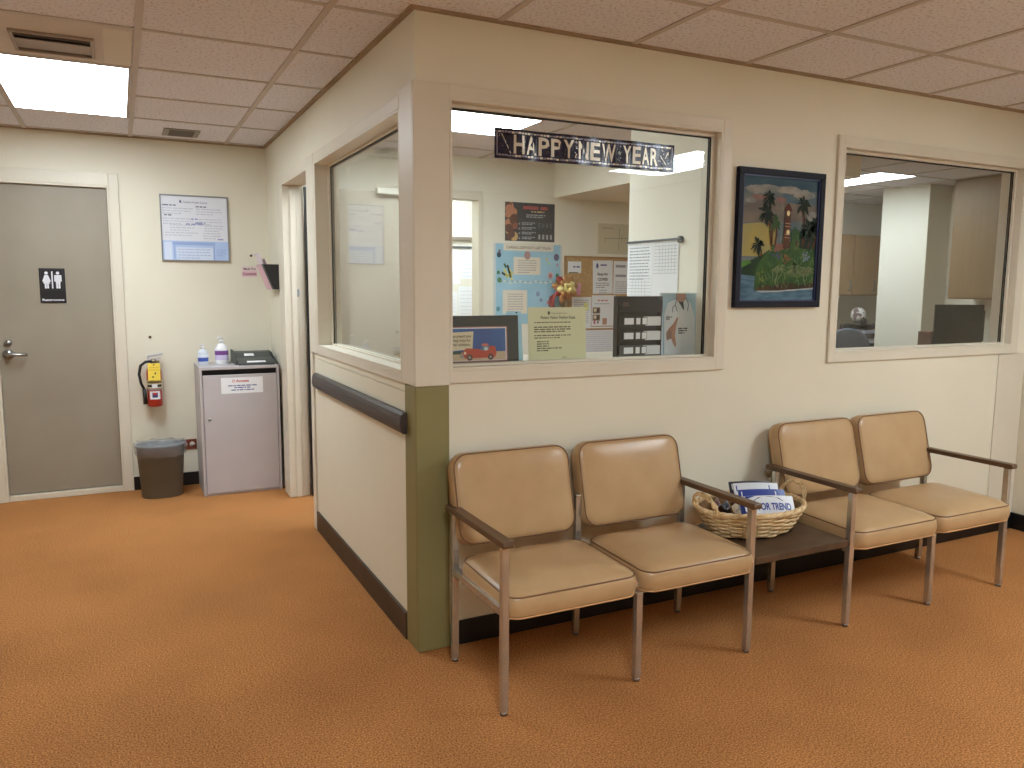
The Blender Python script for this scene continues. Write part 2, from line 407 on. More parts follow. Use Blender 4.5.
for z in (.32, 1.14, 1.86):
    h_ = MB().box(.075, 2.5615, z-.05, .164, 2.5645, z+.05).cyl((.145, 2.557, z-.05), (.145, 2.557, z+.05), .006, 10)
    h_.build('hinge', M_trim, d2)
MB().box(.04, 2.5625, 1.37, .08, 2.5645, 1.42).build('strike_label', M_inkg, d2)
# inner office doorway
d3 = struct(empty('door_3', (1.14, OB, 0)))
MB().box(1.552, OB-.014, 0, 1.580, OB-.0002, 2.185).box(.72, OB-.014, 0, .78, OB-.0002, 2.185).box(.78, OB-.014, 2.13, 1.552, OB-.0002, 2.185)\
    .box(1.539, OB-.014, 0, 1.552, OB+.12, 2.13).box(.78, OB-.014, 0, .793, OB+.12, 2.13).box(.793, OB-.014, 2.117, 1.539, OB+.12, 2.13).build('door_frame', M_trim, d3, bevel=.002)

# ------------------------------------------------------------------ ceiling lights and vents
def light(x0, y0, x1, y1, strength, label, tint=LAMP):
    cx, cy = (x0+x1)/2, (y0+y1)/2
    t = thing('ceiling_light', (cx, cy, H), label, 'ceiling light', 'recessed ceiling light panels')
    fr = MB(); b = .012; z0 = H-.007
    fr.box(x0, y0, z0, x1, y0+b, H-.0002).box(x0, y1-b, z0, x1, y1, H-.0002).box(x0, y0+b, z0, x0+b, y1-b, H-.0002).box(x1-b, y0+b, z0, x1, y1-b, H-.0002)
    fr.build('light_frame', M_grid, t)
    m = mat('lamp_%.0f' % strength, (240, 240, 240), .6, emit=tint, strength=strength)
    MB().box(x0+b, y0+b, H-.006, x1-b, y1-b, H-.0012).build('diffuser', m, t)
KL = 25.
light(-1.488, 1.353, -.902, 2.55, KL*.82, 'bright recessed ceiling light panel in front of the restroom door')
light(2.788, -2.917, 3.372, -1.723, KL*1.3, 'recessed ceiling light panel over the open floor facing the tan chairs')
light(-.872, -3.527, -.288, -2.333, KL*1.3, 'added unseen ceiling light panel over the open floor in line with the booth side wall')  # unseen extra panel above the camera, added to light the lobby
light(.13, 1.45, 1.33, 2.02, KL*.8, 'ceiling light panel inside the booth behind the new year banner')
light(4.86, 1.93, 5.34, 3.15, KL*.62, 'ceiling light panel seen through the window right of the painting')
light(1.2, 3.3, 1.8, 3.9, KL*1.2, 'small ceiling light panel in the far room behind the office doorway')

v = thing('air_vent', (-1.19, 1.08, H), 'large slotted air vent set in the plain ceiling panel before the light', 'air vent')
M_vent = mat('vent_metal', (158, 144, 132), .5)
M_patch = noisy('plain_panel', (200, 190, 180), (206, 196, 186), 4, .7)
MB().box(-1.488, .745, H-.004, -.902, 1.325, H-.0003).build('panel', M_patch, v)
MB().box(-1.01, .77, H-.0048, -.905, 1.32, H-.0042).build('patch', mat('patch_paint', (214, 206, 192), .7), v)
fr = MB(); x0, y0, x1, y1 = -1.345, .94, -1.045, 1.235; b = .014
z0, z1 = H-.016, H-.0042
fr.box(x0, y0, z0, x1, y0+b, z1).box(x0, y1-b, z0, x1, y1, z1).box(x0, y0+b, z0, x0+b, y1-b, z1).box(x1-b, y0+b, z0, x1, y1-b, z1)
fr.build('frame', M_vent, v, bevel=.002)
MB().box(x0+b, y0+b, H-.0052, x1-b, y1-b, H-.0044).build('duct_opening', mat('duct_dark', (20, 20, 26), .6), v)
for k, (ya, yb) in enumerate([(.985, 1.0), (1.03, 1.205)]):
    MB().add([(x0+b, ya, H-.016), (x1-b, ya, H-.016), (x1-b, yb, H-.007), (x0+b, yb, H-.007), (x0+b, ya, H-.013), (x1-b, ya, H-.013), (x1-b, yb, H-.0055), (x0+b, yb, H-.0055)],
             [(0,1,2,3),(7,6,5,4),(0,4,5,1),(1,5,6,2),(2,6,7,3),(3,7,4,0)]).build('blade', M_vent, v)
v = thing('air_vent', (-.58, 2.95, H), 'small rectangular vent in the ceiling above the framed notice', 'air vent')
MB().box(-.695, 2.80, H-.006, -.475, 3.06, H-.0003).build('plate', mat('vent_grey', (140, 132, 122), .5), v, bevel=.002)
lv = MB()
for k in range(7): lv.box(-.660, 2.835+k*.030, H-.010, -.510, 2.850+k*.030, H-.006)
lv.build('louver', mat('vent_louver', (112, 104, 96), .5), v)

# ------------------------------------------------------------------ chairs
def rrect(w, d, r, n=7):
    pts = []
    for cx, cy, a in ((w/2-r, d/2-r, 0), (-w/2+r, d/2-r, 90), (-w/2+r, -d/2+r, 180), (w/2-r, -d/2+r, 270)):
        for k in range(n):
            t = math.radians(a+90*k/(n-1)); pts.append((cx+r*math.cos(t), cy+r*math.sin(t)))
    return pts
def cushion(M, w, d, t, crown, r, name, root, crown_b=.0):
    """upholstered slab: local z is its face direction; top welt coloured dark as a shadow line, lower welt light"""
    o = rrect(w, d, r); n = len(o); mb = MB(M); rings = []
    for k in range(5):   # back side
        s_ = .2+.8*k/4; rings.append(([(x*s_, y*s_) for x, y in o], -crown_b*(1-s_**2)))
    for q, bulge in ((.15, .004), (.5, .008), (.85, .004)):
        rings.append(([(x*(1+2*bulge/w), y*(1+2*bulge/d)) for x, y in o], t*q))
    rings.append((o, t))
    for k in range(1, 10):
        s_ = 1-k/10*.97
        rings.append(([(x*s_, y*s_) for x, y in o], t+crown*(1-s_**3.8)))
    vs = [(x, y, z) for ring, z in rings for x, y in ring]; fs = []
    for i in range(len(rings)-1):
        for j in range(n): fs.append((i*n+j, i*n+(j+1) % n, (i+1)*n+(j+1) % n, (i+1)*n+j))
    fs += [tuple(range(n-1, -1, -1)), tuple((len(rings)-1)*n+j for j in range(n))]
    mb.add(vs, fs, 0, True)
    ob = mb.build(name, M_vinyl, root)
    p = MB(M)
    p.tube([(x, y, t) for x, y in o], .0030, 6, 0, closed=True)
    p.tube([(x, y, .001) for x, y in o], .0030, 6, 1, closed=True)
    p.build('piping', [M_pipd, M_pipl], ob)
    return ob
YF, YR = -.565, -.13
def leg(x, y, z1, root, z0=.012):
    mb = MB().box(x-.0128, y-.0128, z0, x+.0128, y+.0128, z1)
    l = mb.build('leg', M_chrome, root, bevel=.002)
    MB().cyl((x, y, 0), (x, y, .013), .013, 12).build('glide', M_steel, l)
    return l
def bench(label, seats, legs, arm_legs):
    x0 = legs[0]
    root = thing('tandem_chair', ((legs[0]+legs[-1])/2, -.35, 0), label, 'chair', 'two-seat tan waiting chairs')
    for x in legs:
        arm = x in arm_legs
        leg(x, YF, .59 if arm else .342, root)
        leg(x, YR, .59 if arm else .60, root)
        MB().box(x-.0135, YF+.014, .350, x+.0135, YR-.014, .378).build('side_rail', M_chrome, root, bevel=.002)
        if arm:
            a = MB(); w = .0205
            a.prism([(YF-.030, .5915), (YF-.034, .600), (YF-.030, .614), (YR+.045, .614), (YR+.050, .603), (YR+.045, .5915)], 'x', x-w, x+w)
            a.build('armrest', M_lam, root, bevel=.003)
    fr = MB()
    fr.box(legs[0]+.014, YF+.03, .318, legs[-1]-.014, YF+.05, .340).box(legs[0]+.014, YR-.05, .318, legs[-1]-.014, YR-.03, .340)
    fr.build('seat_rail', M_chrome, root, bevel=.002)
    bk = MB()
    bk.box(legs[0]+.014, -.086, .52, legs[-1]-.014, -.070, .545); bk.build('back_rail', M_chrome, root, bevel=.002)
    for cx in seats:
        Ms = Matrix.Translation((cx, -.380, .345)) @ Matrix.Rotation(math.radians(1.5), 4, 'X')
        cushion(Ms, .525, .420, .074, .040, .055, 'seat', root)
        th = math.radians(90-14)
        Mb_ = Matrix.Translation((cx-.012, -.078, .624)) @ Matrix.Rotation(th, 4, 'X')
        # local z -> toward the viewer (-y) after rotation
        cushion(Mb_, .500, .340, .062, .016, .055, 'backrest', root, .006)
bench('two-seat tan vinyl chair at the booth corner, left of the side table', (.366, .920), (.097, .64, 1.172), (.097, 1.172))
bench('two-seat tan vinyl chair under the second window, right of the side table', (2.018, 2.555), (1.73, 2.265, 2.792), (1.73, 2.792))
st = thing('side_table', (1.45, -.35, 0), 'low dark brown table joining the two tan chairs, holding the basket', 'table')
MB().box(1.193, -.575, .358, 1.710, -.12, .388).build('tabletop', M_table, st, bevel=.003)
for yy in (-.50, -.20): MB().box(1.19, yy-.012, .336, 1.7145, yy+.012, .3575).build('support_bar', M_black, st)

# ------------------------------------------------------------------ basket and magazines
bx_, by_, bz_ = 1.428, -.285, .3885
bk = thing('basket', (bx_, by_, bz_), 'oval natural wicker basket of magazines on the low table', 'basket')
M_wick = noisy('wicker', (206, 170, 118), (236, 212, 168), 30, .55, 4)
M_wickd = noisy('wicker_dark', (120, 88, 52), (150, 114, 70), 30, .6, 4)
def brad(t):  # half-axes at height fraction t
    return .190+.070*t**.8, .128+.058*t**.8
hb = .105; NR = 22
mb = MB()
for k in range(11):
    t = (k+.5)/11; a, b = brad(t); path = []; N_ = NR*4
    for j in range(N_):
        th = 2*math.pi*j/N_; w = .0055*math.sin(NR/2*th+math.pi*(k % 2)); path.append((bx_+(a+w)*math.cos(th), by_+(b+w)*math.sin(th), bz_+.008+t*hb+.0012*math.sin(5*th+k)))
    mb.tube(path, .0053, 6, 0, closed=True)
for j in range(NR):
    th = 2*math.pi*j/NR; path = []
    for q in range(6):
        t = q/5; a, b = brad(t); path.append((bx_+a*math.cos(th), by_+b*math.sin(th), bz_+.006+t*(hb+.006)))
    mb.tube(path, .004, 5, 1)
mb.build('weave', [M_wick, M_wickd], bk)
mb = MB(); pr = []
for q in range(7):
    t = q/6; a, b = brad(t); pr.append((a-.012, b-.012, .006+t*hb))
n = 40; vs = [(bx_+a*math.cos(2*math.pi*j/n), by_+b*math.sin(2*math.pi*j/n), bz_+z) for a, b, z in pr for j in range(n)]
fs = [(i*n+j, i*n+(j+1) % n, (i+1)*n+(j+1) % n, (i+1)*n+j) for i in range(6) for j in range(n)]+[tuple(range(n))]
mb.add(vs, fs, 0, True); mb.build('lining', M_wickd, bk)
mb = MB(); a, b = brad(1.)
for ph in (0, math.pi*2/3, math.pi*4/3):
    path = []
    for j in range(160):
        th = 2*math.pi*j/160; tw = 16*th+ph
        path.append((bx_+(a+.006*math.cos(tw))*math.cos(th), by_+(b+.006*math.cos(tw))*math.sin(th), bz_+hb+.012+.006*math.sin(tw)))
    mb.tube(path, .0072, 6, 0, closed=True)
mb.build('rim', M_wick, bk)
for sgn in (-1, 1):
    mb = MB()
    for ph in (0, math.pi):
        path = []; rad = []
        for j in range(41):
            t = j/40; an = math.pi*t; tw = 20*t+ph; half = .070
            yy = by_-half*math.cos(an); zz = bz_+hb+.010+.075*math.sin(an)**.8
            xx = bx_+sgn*(a*.94+.028*math.sin(an))
            path.append((xx+.005*math.cos(tw), yy+.004*math.sin(tw), zz+.004*math.cos(tw))); rad.append(.0062)
        mb.tube(path, rad, 6)
    mb.build('handle', M_wick, bk)
M_magb = mat('magazine_blue', (52, 72, 150), .3); M_magd = mat('magazine_dark', (48, 50, 62), .35); M_magw = mat('magazine_white', (222, 226, 232), .35)
M_magr = mat('magazine_maroon', (120, 70, 64), .35); M_magt = mat('magazine_tan', (170, 150, 120), .35)
def magazine(c, yaw, tilt, roll, w, h, cover, label, deco):
    """c: lower-left corner of the cover; the cover lies in u (right), v (up) tilted back"""
    R = Matrix.Rotation(yaw, 3, 'Z') @ Matrix.Rotation(tilt, 3, 'X') @ Matrix.Rotation(roll, 3, 'Z')
    u = R @ Vector((1, 0, 0)); v = R @ Vector((0, 1, 0))
    s_ = Sheet(c, u, v, w, h, .006, .0006, wave=lambda p, q: .010*math.sin(math.pi*p/w)); s_.base(cover, 8)
    deco(s_)
    o = s_.build('magazine'); rebase(o, c)
    return tag(o, label, 'magazine', 'magazines in the wicker basket')
def d_trend(s_):
    s_.rect(.0, .0, s_.w, .035, M_magb, 1).rect(.0, .035, s_.w*.86, .075, M_paper, 1)
    s_.text('MOTOR TREND', .006, .040, .030, M_magb, 2, width=s_.w*.90, bold=.035)
    s_.poly([(.03, .078), (.17, .080), (.15, .094), (.11, .101), (.06, .097)], M_magd, 1).poly([(.005, .09), (.05, .104), (.005, .104)], M_magb, 1).greek(.012, .15, .026, .005, M_paper, 2).greek(.012, .12, .014, .005, M_paper, 2)
def d_bars(a, b):
    def f(s_):
        s_.rect(.01, s_.h*.72, s_.w*.8, s_.h*.92, a, 1).rect(.02, s_.h*.2, s_.w*.7, s_.h*.6, b, 1); s_.greek(.02, s_.w*.8, s_.h*.64, .006, a, 2)
    return f
zz = bz_+.060
ya_, ta_ = math.radians(-24), math.radians(54)
for k, (cov, ww, hh, lab, deco) in enumerate((
        (M_magw, .215, .105, 'blue and white car magazine with a bold blue title at the basket front', d_trend),
        (M_magb, .205, .122, 'blue magazine just behind the titled car magazine in the basket', d_bars(M_magw, M_magd)),
        (M_magw, .200, .140, 'white magazine standing tallest in the middle of the basket', d_bars(M_magb, M_magd)),
        (M_magd, .190, .135, 'dark magazine leaning at the rear of the basket', d_bars(M_magw, M_magb)))):
    magazine((bx_-.070+.006*k, by_-.062+.036*k, zz+.012+.003*k), ya_, ta_, 0, ww, hh, cov, lab, deco)
yb2, tb2 = math.radians(38), math.radians(62)
for k, (cov, lab, deco) in enumerate((
        (M_magt, 'tan magazine peeping over the rim behind the chair arm', d_bars(M_magd, M_magb)),
        (M_magd, 'dark striped magazine next to the left basket handle', d_bars(M_magw, M_magr)),
        (M_magr, 'maroon magazine wedged at the left end of the basket', d_bars(M_magw, M_magt)))):
    magazine((bx_-.135-.026*k, by_-.090+.030*k, zz+.002+.004*k), yb2, tb2, 0, .105, .085, cov, lab, deco)

# ------------------------------------------------------------------ hall: cabinet and its things
M_cab = noisy('cabinet_grey', (182, 176, 178), (188, 182, 184), 3, .42, 2)
cb = thing('metal_cabinet', (-.28, 3.02, 0), 'light grey steel drop-slot cabinet in the hall corner', 'cabinet')
x0, x1, y0, y1, zt = -.545, -.022, 2.825, 3.222, .892
b = MB()
b.box(x0, y0, .0, x0+.016, y1, zt-.02).box(x1-.016, y0, 0, x1, y1, zt-.02).box(x0, y0, zt-.02, x1, y1, zt)
b.box(x0+.016, y1-.01, 0, x1-.016, y1, zt-.02).box(x0+.016, y0+.004, 0, x1-.016, y1-.01, .02)
b.build('body', M_cab, cb, bevel=.002)
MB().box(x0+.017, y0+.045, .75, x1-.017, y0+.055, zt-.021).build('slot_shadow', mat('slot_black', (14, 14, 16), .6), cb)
dr = MB().box(x0+.019, y0-.004, .016, x1-.019, y0+.014, zt-.056).build('door', M_cab, cb, bevel=.003)
MB().cyl((x0+.055, y0-.004, .535), (x0+.055, y0-.012, .535), .010, 14).cyl((x0+.055, y0-.012, .535), (x0+.055, y0-.015, .535), .006, 10).build('lock', M_steel, dr)
s_ = Sheet((x0+.135, y0-.0048, .706), (1, 0, 0), (0, 0, 1), .275, .110, .0006).base(M_paper)
s_.ell(.082, .086, .010, .010, M_red, 1).ell(.082, .086, .007, .007, M_paper, 2)
s_.text('Access', .097, .078, .017, M_red, 2, width=.085, bold=.03)
s_.greek(.045, .235, .050, .007, M_inkb, 1).greek(.085, .195, .036, .007, M_inkb, 1).greek(.065, .215, .020, .007, M_inkb, 1)
s_.build('notice', dr)
def pump_bottle(x, y, z, r, h, m, ml, label, mp=None):
    t = thing('pump_bottle', (x, y, z), label, 'bottle')
    MB().lathe([(r*.92, 0), (r, .006), (r, h*.58), (r*.86, h*.66), (r*.5, h*.75), (r*.34, h*.77), (r*.34, h*.80)], (x, y, z), 24, sy=.7).build('bottle_body', m, t)
    MB().lathe([(r*1.015, h*.16), (r*1.02, h*.17), (r*1.02, h*.50), (r*1.015, h*.51)], (x, y, z), 24, sy=.7, caps=False).build('bottle_label', ml[0], t)
    MB().lathe([(r*1.03, h*ml[2]), (r*1.03, h*ml[3])], (x, y, z), 24, sy=.7, caps=False).build('label_band', ml[1], t)
    p = MB().lathe([(r*.40, h*.80), (r*.40, h*.86), (r*.22, h*.87), (r*.16, h*.93), (r*.16, h*.95), (r*.3, h*.955), (r*.3, h)], (x, y, z), 16)
    p.tube([(x, y, z+h*.975), (x-r*.5, y-r*.6, z+h*.975), (x-r*.75, y-r*.9, z+h*.94)], [r*.15, r*.13, r*.1], 8)
    p.build('pump', mp or M_white, t)
M_clear = mat('frosted_plastic', (206, 214, 224), .25); M_purp = mat('purple_label', (118, 70, 140), .4); M_lil = mat('lilac_label', (206, 196, 226), .4)
M_blu = mat('blue_label', (58, 84, 168), .4); M_lbl = mat('pale_label', (214, 222, 236), .4)
pump_bottle(-.500, 3.02, zt, .034, .145, M_clear, (M_lbl, M_blu, .17, .36), 'short clear sanitizer pump bottle with blue label on the cabinet')
pump_bottle(-.375, 3.04, zt, .044, .190, M_white, (M_lil, M_purp, .34, .50), 'tall white pump bottle with purple label on the cabinet')
tr = thing('paper_tray', (-.16, 3.0, zt), 'dark grey plastic tray with white labels on top of the cabinet', 'tray')
M_tray = mat('tray_grey', (66, 70, 70), .45)
b = MB()
b.prism([(2.870, zt), (2.870, zt+.012), (2.93, zt+.030), (3.02, zt+.042), (3.11, zt+.072), (3.20, zt+.076), (3.20, zt)], 'x', -.285, -.035)
b.prism([(2.905, zt), (2.905, zt+.03), (3.07, zt+.088), (3.205, zt+.090), (3.205, zt)], 'x', -.297, -.286)
b.prism([(2.905, zt), (2.905, zt+.03), (3.07, zt+.075), (3.205, zt+.078), (3.205, zt)], 'x', -.034, -.028)
b.build('tray_body', M_tray, tr, bevel=.002)
def quad_on(pts, name, m, parent, t=.001):
    P = [Vector(p) for p in pts]; n_ = (P[1]-P[0]).cross(P[3]-P[0]).normalized()
    return MB().add(P+[p-n_*t for p in P], [(0,1,2,3),(7,6,5,4),(0,4,5,1),(1,5,6,2),(2,6,7,3),(3,7,4,0)]).build(name, m, parent)
quad_on([(-.225, 2.888, zt+.0188), (-.100, 2.888, zt+.0188), (-.100, 2.915, zt+.0268), (-.225, 2.915, zt+.0268)], 'card_label', M_paper, tr)
quad_on([(-.220, 3.045, zt+.0522), (-.155, 3.045, zt+.0522), (-.155, 3.085, zt+.0655), (-.220, 3.085, zt+.0655)], 'card_label', M_paper, tr)

# waste bin
M_bin = noisy('bin_plastic', (104, 105, 101), (112, 113, 109), 5, .5)
wx, wy = -.800, 2.985
wb = thing('waste_bin', (wx, wy, 0), 'taupe plastic waste bin with a clear liner beside the cabinet', 'waste bin')
b = MB()
def slot_ring(a, b_, z, n=32): return [(wx+a*math.cos(2*math.pi*j/n), wy+b_*math.sin(2*math.pi*j/n), z) for j in range(n)]
def loft(mb, rings, mi=0, cap0=True, cap1=False, smooth=True):
    n = len(rings[0]); vs = [p for r_ in rings for p in r_]
    fs = [(i*n+j, i*n+(j+1) % n, (i+1)*n+(j+1) % n, (i+1)*n+j) for i in range(len(rings)-1) for j in range(n)]
    if cap0: fs.append(tuple(range(n-1, -1, -1)))
    if cap1: fs.append(tuple((len(rings)-1)*n+j for j in range(n)))
    return mb.add(vs, fs, mi, smooth)
loft(b, [slot_ring(.120, .080, .0), slot_ring(.128, .085, .004), slot_ring(.152, .108, .35), slot_ring(.158, .114, .352), slot_ring(.158, .114, .365), slot_ring(.148, .104, .365), slot_ring(.124, .080, .012)], cap1=True)
b.build('bin_body', M_bin, wb)
M_liner = mat('clear_liner', (160, 163, 168), .22)
lm = M_liner.node_tree.nodes['Principled BSDF']; lm.inputs['Alpha'].default_value = .34; lm.inputs['Transmission Weight'].default_value = 0
b = MB()
def crink(a, b_, z, amp, k):
    n = 64; out = []
    for j in range(n):
        th = 2*math.pi*j/n; w = amp*(math.sin(9*th+k)+.6*math.sin(17*th+2*k))
        out.append((wx+(a+w)*math.cos(th), wy+(b_+w)*math.sin(th), z+w*1.2))
    return out
loft(b, [crink(.152, .108, .285, .003, 1), crink(.162, .118, .31, .003, 2), crink(.167, .123, .355, .002, 3), crink(.164, .120, .379, .003, 4), crink(.147, .103, .376, .003, 5), crink(.138, .096, .30, .004, 6), crink(.118, .078, .14, .005, 7), crink(.05, .03, .03, .002, 8)], cap0=False)
b.build('liner', M_liner, wb)

# fire extinguisher
ex, ey, ez = -.812, DB-.062, .598
fe = thing('fire_extinguisher', (ex, ey, ez), 'red fire extinguisher with yellow tag hanging by the restroom door', 'fire extinguisher')
M_fred = mat('extinguisher_red', (176, 44, 30), .3, coat=.4)
MB().lathe([(.034, 0), (.044, .003), (.049, .012), (.049, .235), (.046, .258), (.036, .278), (.020, .290), (.016, .300)], (ex, ey, ez), 28).build('cylinder', M_fred, fe)
b = MB().cyl((ex, ey, ez+.298), (ex, ey, ez+.335), .017, 16).cyl((ex+.012, ey-.01, ez+.318), (ex+.034, ey-.022, ez+.318), .010, 12)
b.build('valve', mat('valve_metal', (150, 140, 120), .35, .9), fe)
b = MB()
b.prism([(ex-.035, ez+.345), (ex+.060, ez+.362), (ex+.062, ez+.374), (ex-.035, ez+.358)], 'y', ey-.012, ey+.012)
b.prism([(ex-.035, ez+.330), (ex-.033, ez+.322), (ex+.045, ez+.336), (ex+.048, ez+.345)], 'y', ey-.012, ey+.012)
b.box(ex-.038, ey-.009, ez+.325, ex-.028, ey+.009, ez+.356)
b.build('handle', mat('handle_metal', (190, 192, 206), .3, .8), fe, bevel=.001)
hp = [(ex-.012, ey-.008, ez+.318), (ex-.050, ey-.012, ez+.316), (ex-.082, ey-.012, ez+.290), (ex-.094, ey-.010, ez+.230), (ex-.084, ey-.008, ez+.165), (ex-.066, ey-.008, ez+.125)]
MB().tube(hp, .0095, 10).build('hose', mat('hose_rubber', (26, 26, 28), .5), fe)
MB().cyl((ex-.066, ey-.008, ez+.125), (ex-.062, ey-.008, ez+.02), .012, 12, r1=.014).build('nozzle', mat('nozzle_black', (18, 18, 20), .4), fe)
MB().lathe([(.0502, .048), (.0504, .05), (.0504, .058), (.0502, .06)], (ex, ey, ez+.07), 28, caps=False).build('strap', mat('strap_grey', (150, 146, 142), .4, .5), fe)
def wrap(name, m, z0, z1, half, parent, r=.0506):
    n = 8; vs = []; fs = []
    for k in range(n+1):
        a = math.radians(-90-half+2*half*k/n); vs += [(ex+r*math.cos(a), ey+r*math.sin(a), ez+z0), (ex+r*math.cos(a), ey+r*math.sin(a), ez+z1)]
    for k in range(n): fs.append((2*k, 2*k+2, 2*k+3, 2*k+1))
    return MB().add(vs, fs, 0, True).build(name, m, parent)
lb = wrap('data_label', mat('label_cream', (216, 204, 170), .5), .132, .185, 75, fe)
wrap('label_blocks', M_ink, .140, .158, 60, lb, .0510); wrap('label_icon', M_paper, .137, .162, 20, lb, .0514); wrap('label_line', mat('label_olive', (120, 100, 40), .5), .166, .180, 64, lb, .0510)
lb = wrap('emblem_label', M_paper, .055, .112, 40, fe); wrap('emblem', mat('emblem_navy', (50, 54, 110), .5), .068, .102, 20, lb, .0510); wrap('emblem_top', M_red, .086, .102, 14, lb, .0514)
s_ = Sheet((ex-.040, ey-.060, ez+.188), (1, 0, -.02), (.02, .12, 1), .078, .120, .0008).base(mat('tag_yellow', (238, 208, 74), .6))
s_.ell(.038, .110, .005, .005, M_ink, 1).ell(.046, .050, .005, .008, M_ink, 1).ell(.031, .026, .006, .006, M_ink, 1)
s_.greek(.010, .07, .088, .004, mat('tag_ochre', (190, 150, 40), .6), 1).greek(.010, .07, .072, .004, mat('tag_ochre'), 1)
s_.build('inspection_tag', fe)
MB().box(ex-.02, ey+.040, ez+.10, ex+.02, DB-.0005, ez+.30).build('wall_bracket', M_dark, fe)

# outlet
ol = thing('wall_outlet', (-.59, DB, .30), 'reddish brown double wall outlet low beside the grey cabinet', 'wall outlet')
MB().box(-.655, DB-.007, .262, -.550, DB-.0005, .336).build('plate', noisy('plate_red', (112, 48, 36), (122, 56, 42), 10, .4), ol, bevel=.002)
for cx in (-.630, -.580):
    r_ = MB().cyl((cx, DB-.007, .299), (cx, DB-.0095, .299), .0185, 18).build('socket', mat('socket_ivory', (214, 200, 186), .4), ol)
    MB().box(cx-.007, DB-.0102, .298, cx-.004, DB-.0096, .310).box(cx+.004, DB-.0102, .298, cx+.007, DB-.0096, .310).cyl((cx, DB-.0096, .290), (cx, DB-.0103, .290), .003, 8).build('slot', M_dark, r_)
# screws in the wall
for (x, z, lab) in ((-.823, 1.081, 'small screw in the wall above the fire extinguisher'), (-.125, 1.660, 'small screw in the wall beside the leaflet holder')):
    o = MB().cyl((x, DB-.0003, z), (x, DB-.006, z), .009, 12).cyl((x, DB-.006, z), (x, DB-.0085, z), .006, 12).build('wall_screw', mat('screw_brown', (96, 80, 66), .4, .6)); rebase(o, (x, DB, z)); tag(o, lab, 'screw')

# framed notice
nf = thing('framed_notice', (-.497, DB, 1.612), 'aluminium framed white and blue notice on the hall wall above the cabinet', 'framed notice')
x0, x1, z0, z1 = -.722, -.275, 1.612, 2.068; b = .008
MB().box(x0, DB-.018, z0, x1, DB-.0005, z0+b).box(x0, DB-.018, z1-b, x1, DB-.0005, z1).box(x0, DB-.018, z0+b, x0+b, DB-.0005, z1-b).box(x1-b, DB-.018, z0+b, x1, DB-.0005, z1-b).build('frame', mat('aluminium', (150, 150, 152), .35, .9), nf)
W_, H_ = x1-x0-2*b, z1-z0-2*b
M_np = mat('notice_paper', (222, 224, 232), .5); M_nb1 = mat('notice_blue', (176, 198, 234), .5); M_nb2 = mat('notice_blue_deep', (150, 174, 220), .5)
s_ = Sheet((x0+b, DB-.010, z0+b), (1, 0, 0), (0, 0, 1), W_, H_, .004).base(M_np)
s_.rect(0, 0, W_, H_*.30, M_nb1, 1).rect(W_*.20, 0, W_*.76, H_*.20, mat('notice_pale', (210, 220, 240), .5), 2).rect(W_*.15, H_*.235, W_*.80, H_*.285, M_nb2, 2)
s_.rect(W_*.02, 0, W_*.14, H_*.28, mat('notice_pale'), 2).rect(W_*.165, H_*.02, W_*.185, H_*.23, M_nb2, 3).rect(W_*.77, 0, W_*.79, H_*.23, M_nb2, 3)
s_.text('Student Health Center', W_*.335, H_*.895, .015, mat('notice_ink', (96, 102, 128), .6), 3, width=W_*.37)
s_.poly([(W_*.275, H_*.895), (W_*.315, H_*.895), (W_*.300, H_*.92), (W_*.300, H_*.945), (W_*.275, H_*.93)], mat('notice_ink'), 3)
MI = mat('notice_grey', (190, 193, 204), .6)
for (a0, a1, zt_, n_) in ((.02, .48, .80, 3), (.52, .92, .80, 3), (.02, .50, .64, 3), (.52, .94, .64, 3), (.12, .50, .54, 3), (.64, .94, .54, 3), (.04, .55, .42, 2), (.62, .90, .42, 3)):
    s_.para(W_*a0, W_*a1, H_*zt_, n_, H_*.040, .0062, MI, 3)
s_.greek(W_*.02, W_*.22, H_*.845, .008, mat('notice_ink'), 3).greek(W_*.52, W_*.68, H_*.835, .008, mat('notice_ink'), 3).greek(W_*.04, W_*.15, H_*.69, .008, mat('notice_ink'), 3)
for (a0, a1, z_) in ((.44, .54, .635), (.36, .64, .555), (.50, .66, .575), (.84, .93, .325)): s_.greek(W_*a0, W_*a1, H_*z_, .010, mat('notice_violet', (150, 158, 198), .6), 4)
s_.para(W_*.22, W_*.74, H_*.16, 4, H_*.045, .006, mat('notice_mid', (170, 186, 218), .6), 4); s_.para(W_*.82, W_*.97, H_*.16, 4, H_*.03, .006, M_nb2, 4)
s_.build('notice_sheet', nf)

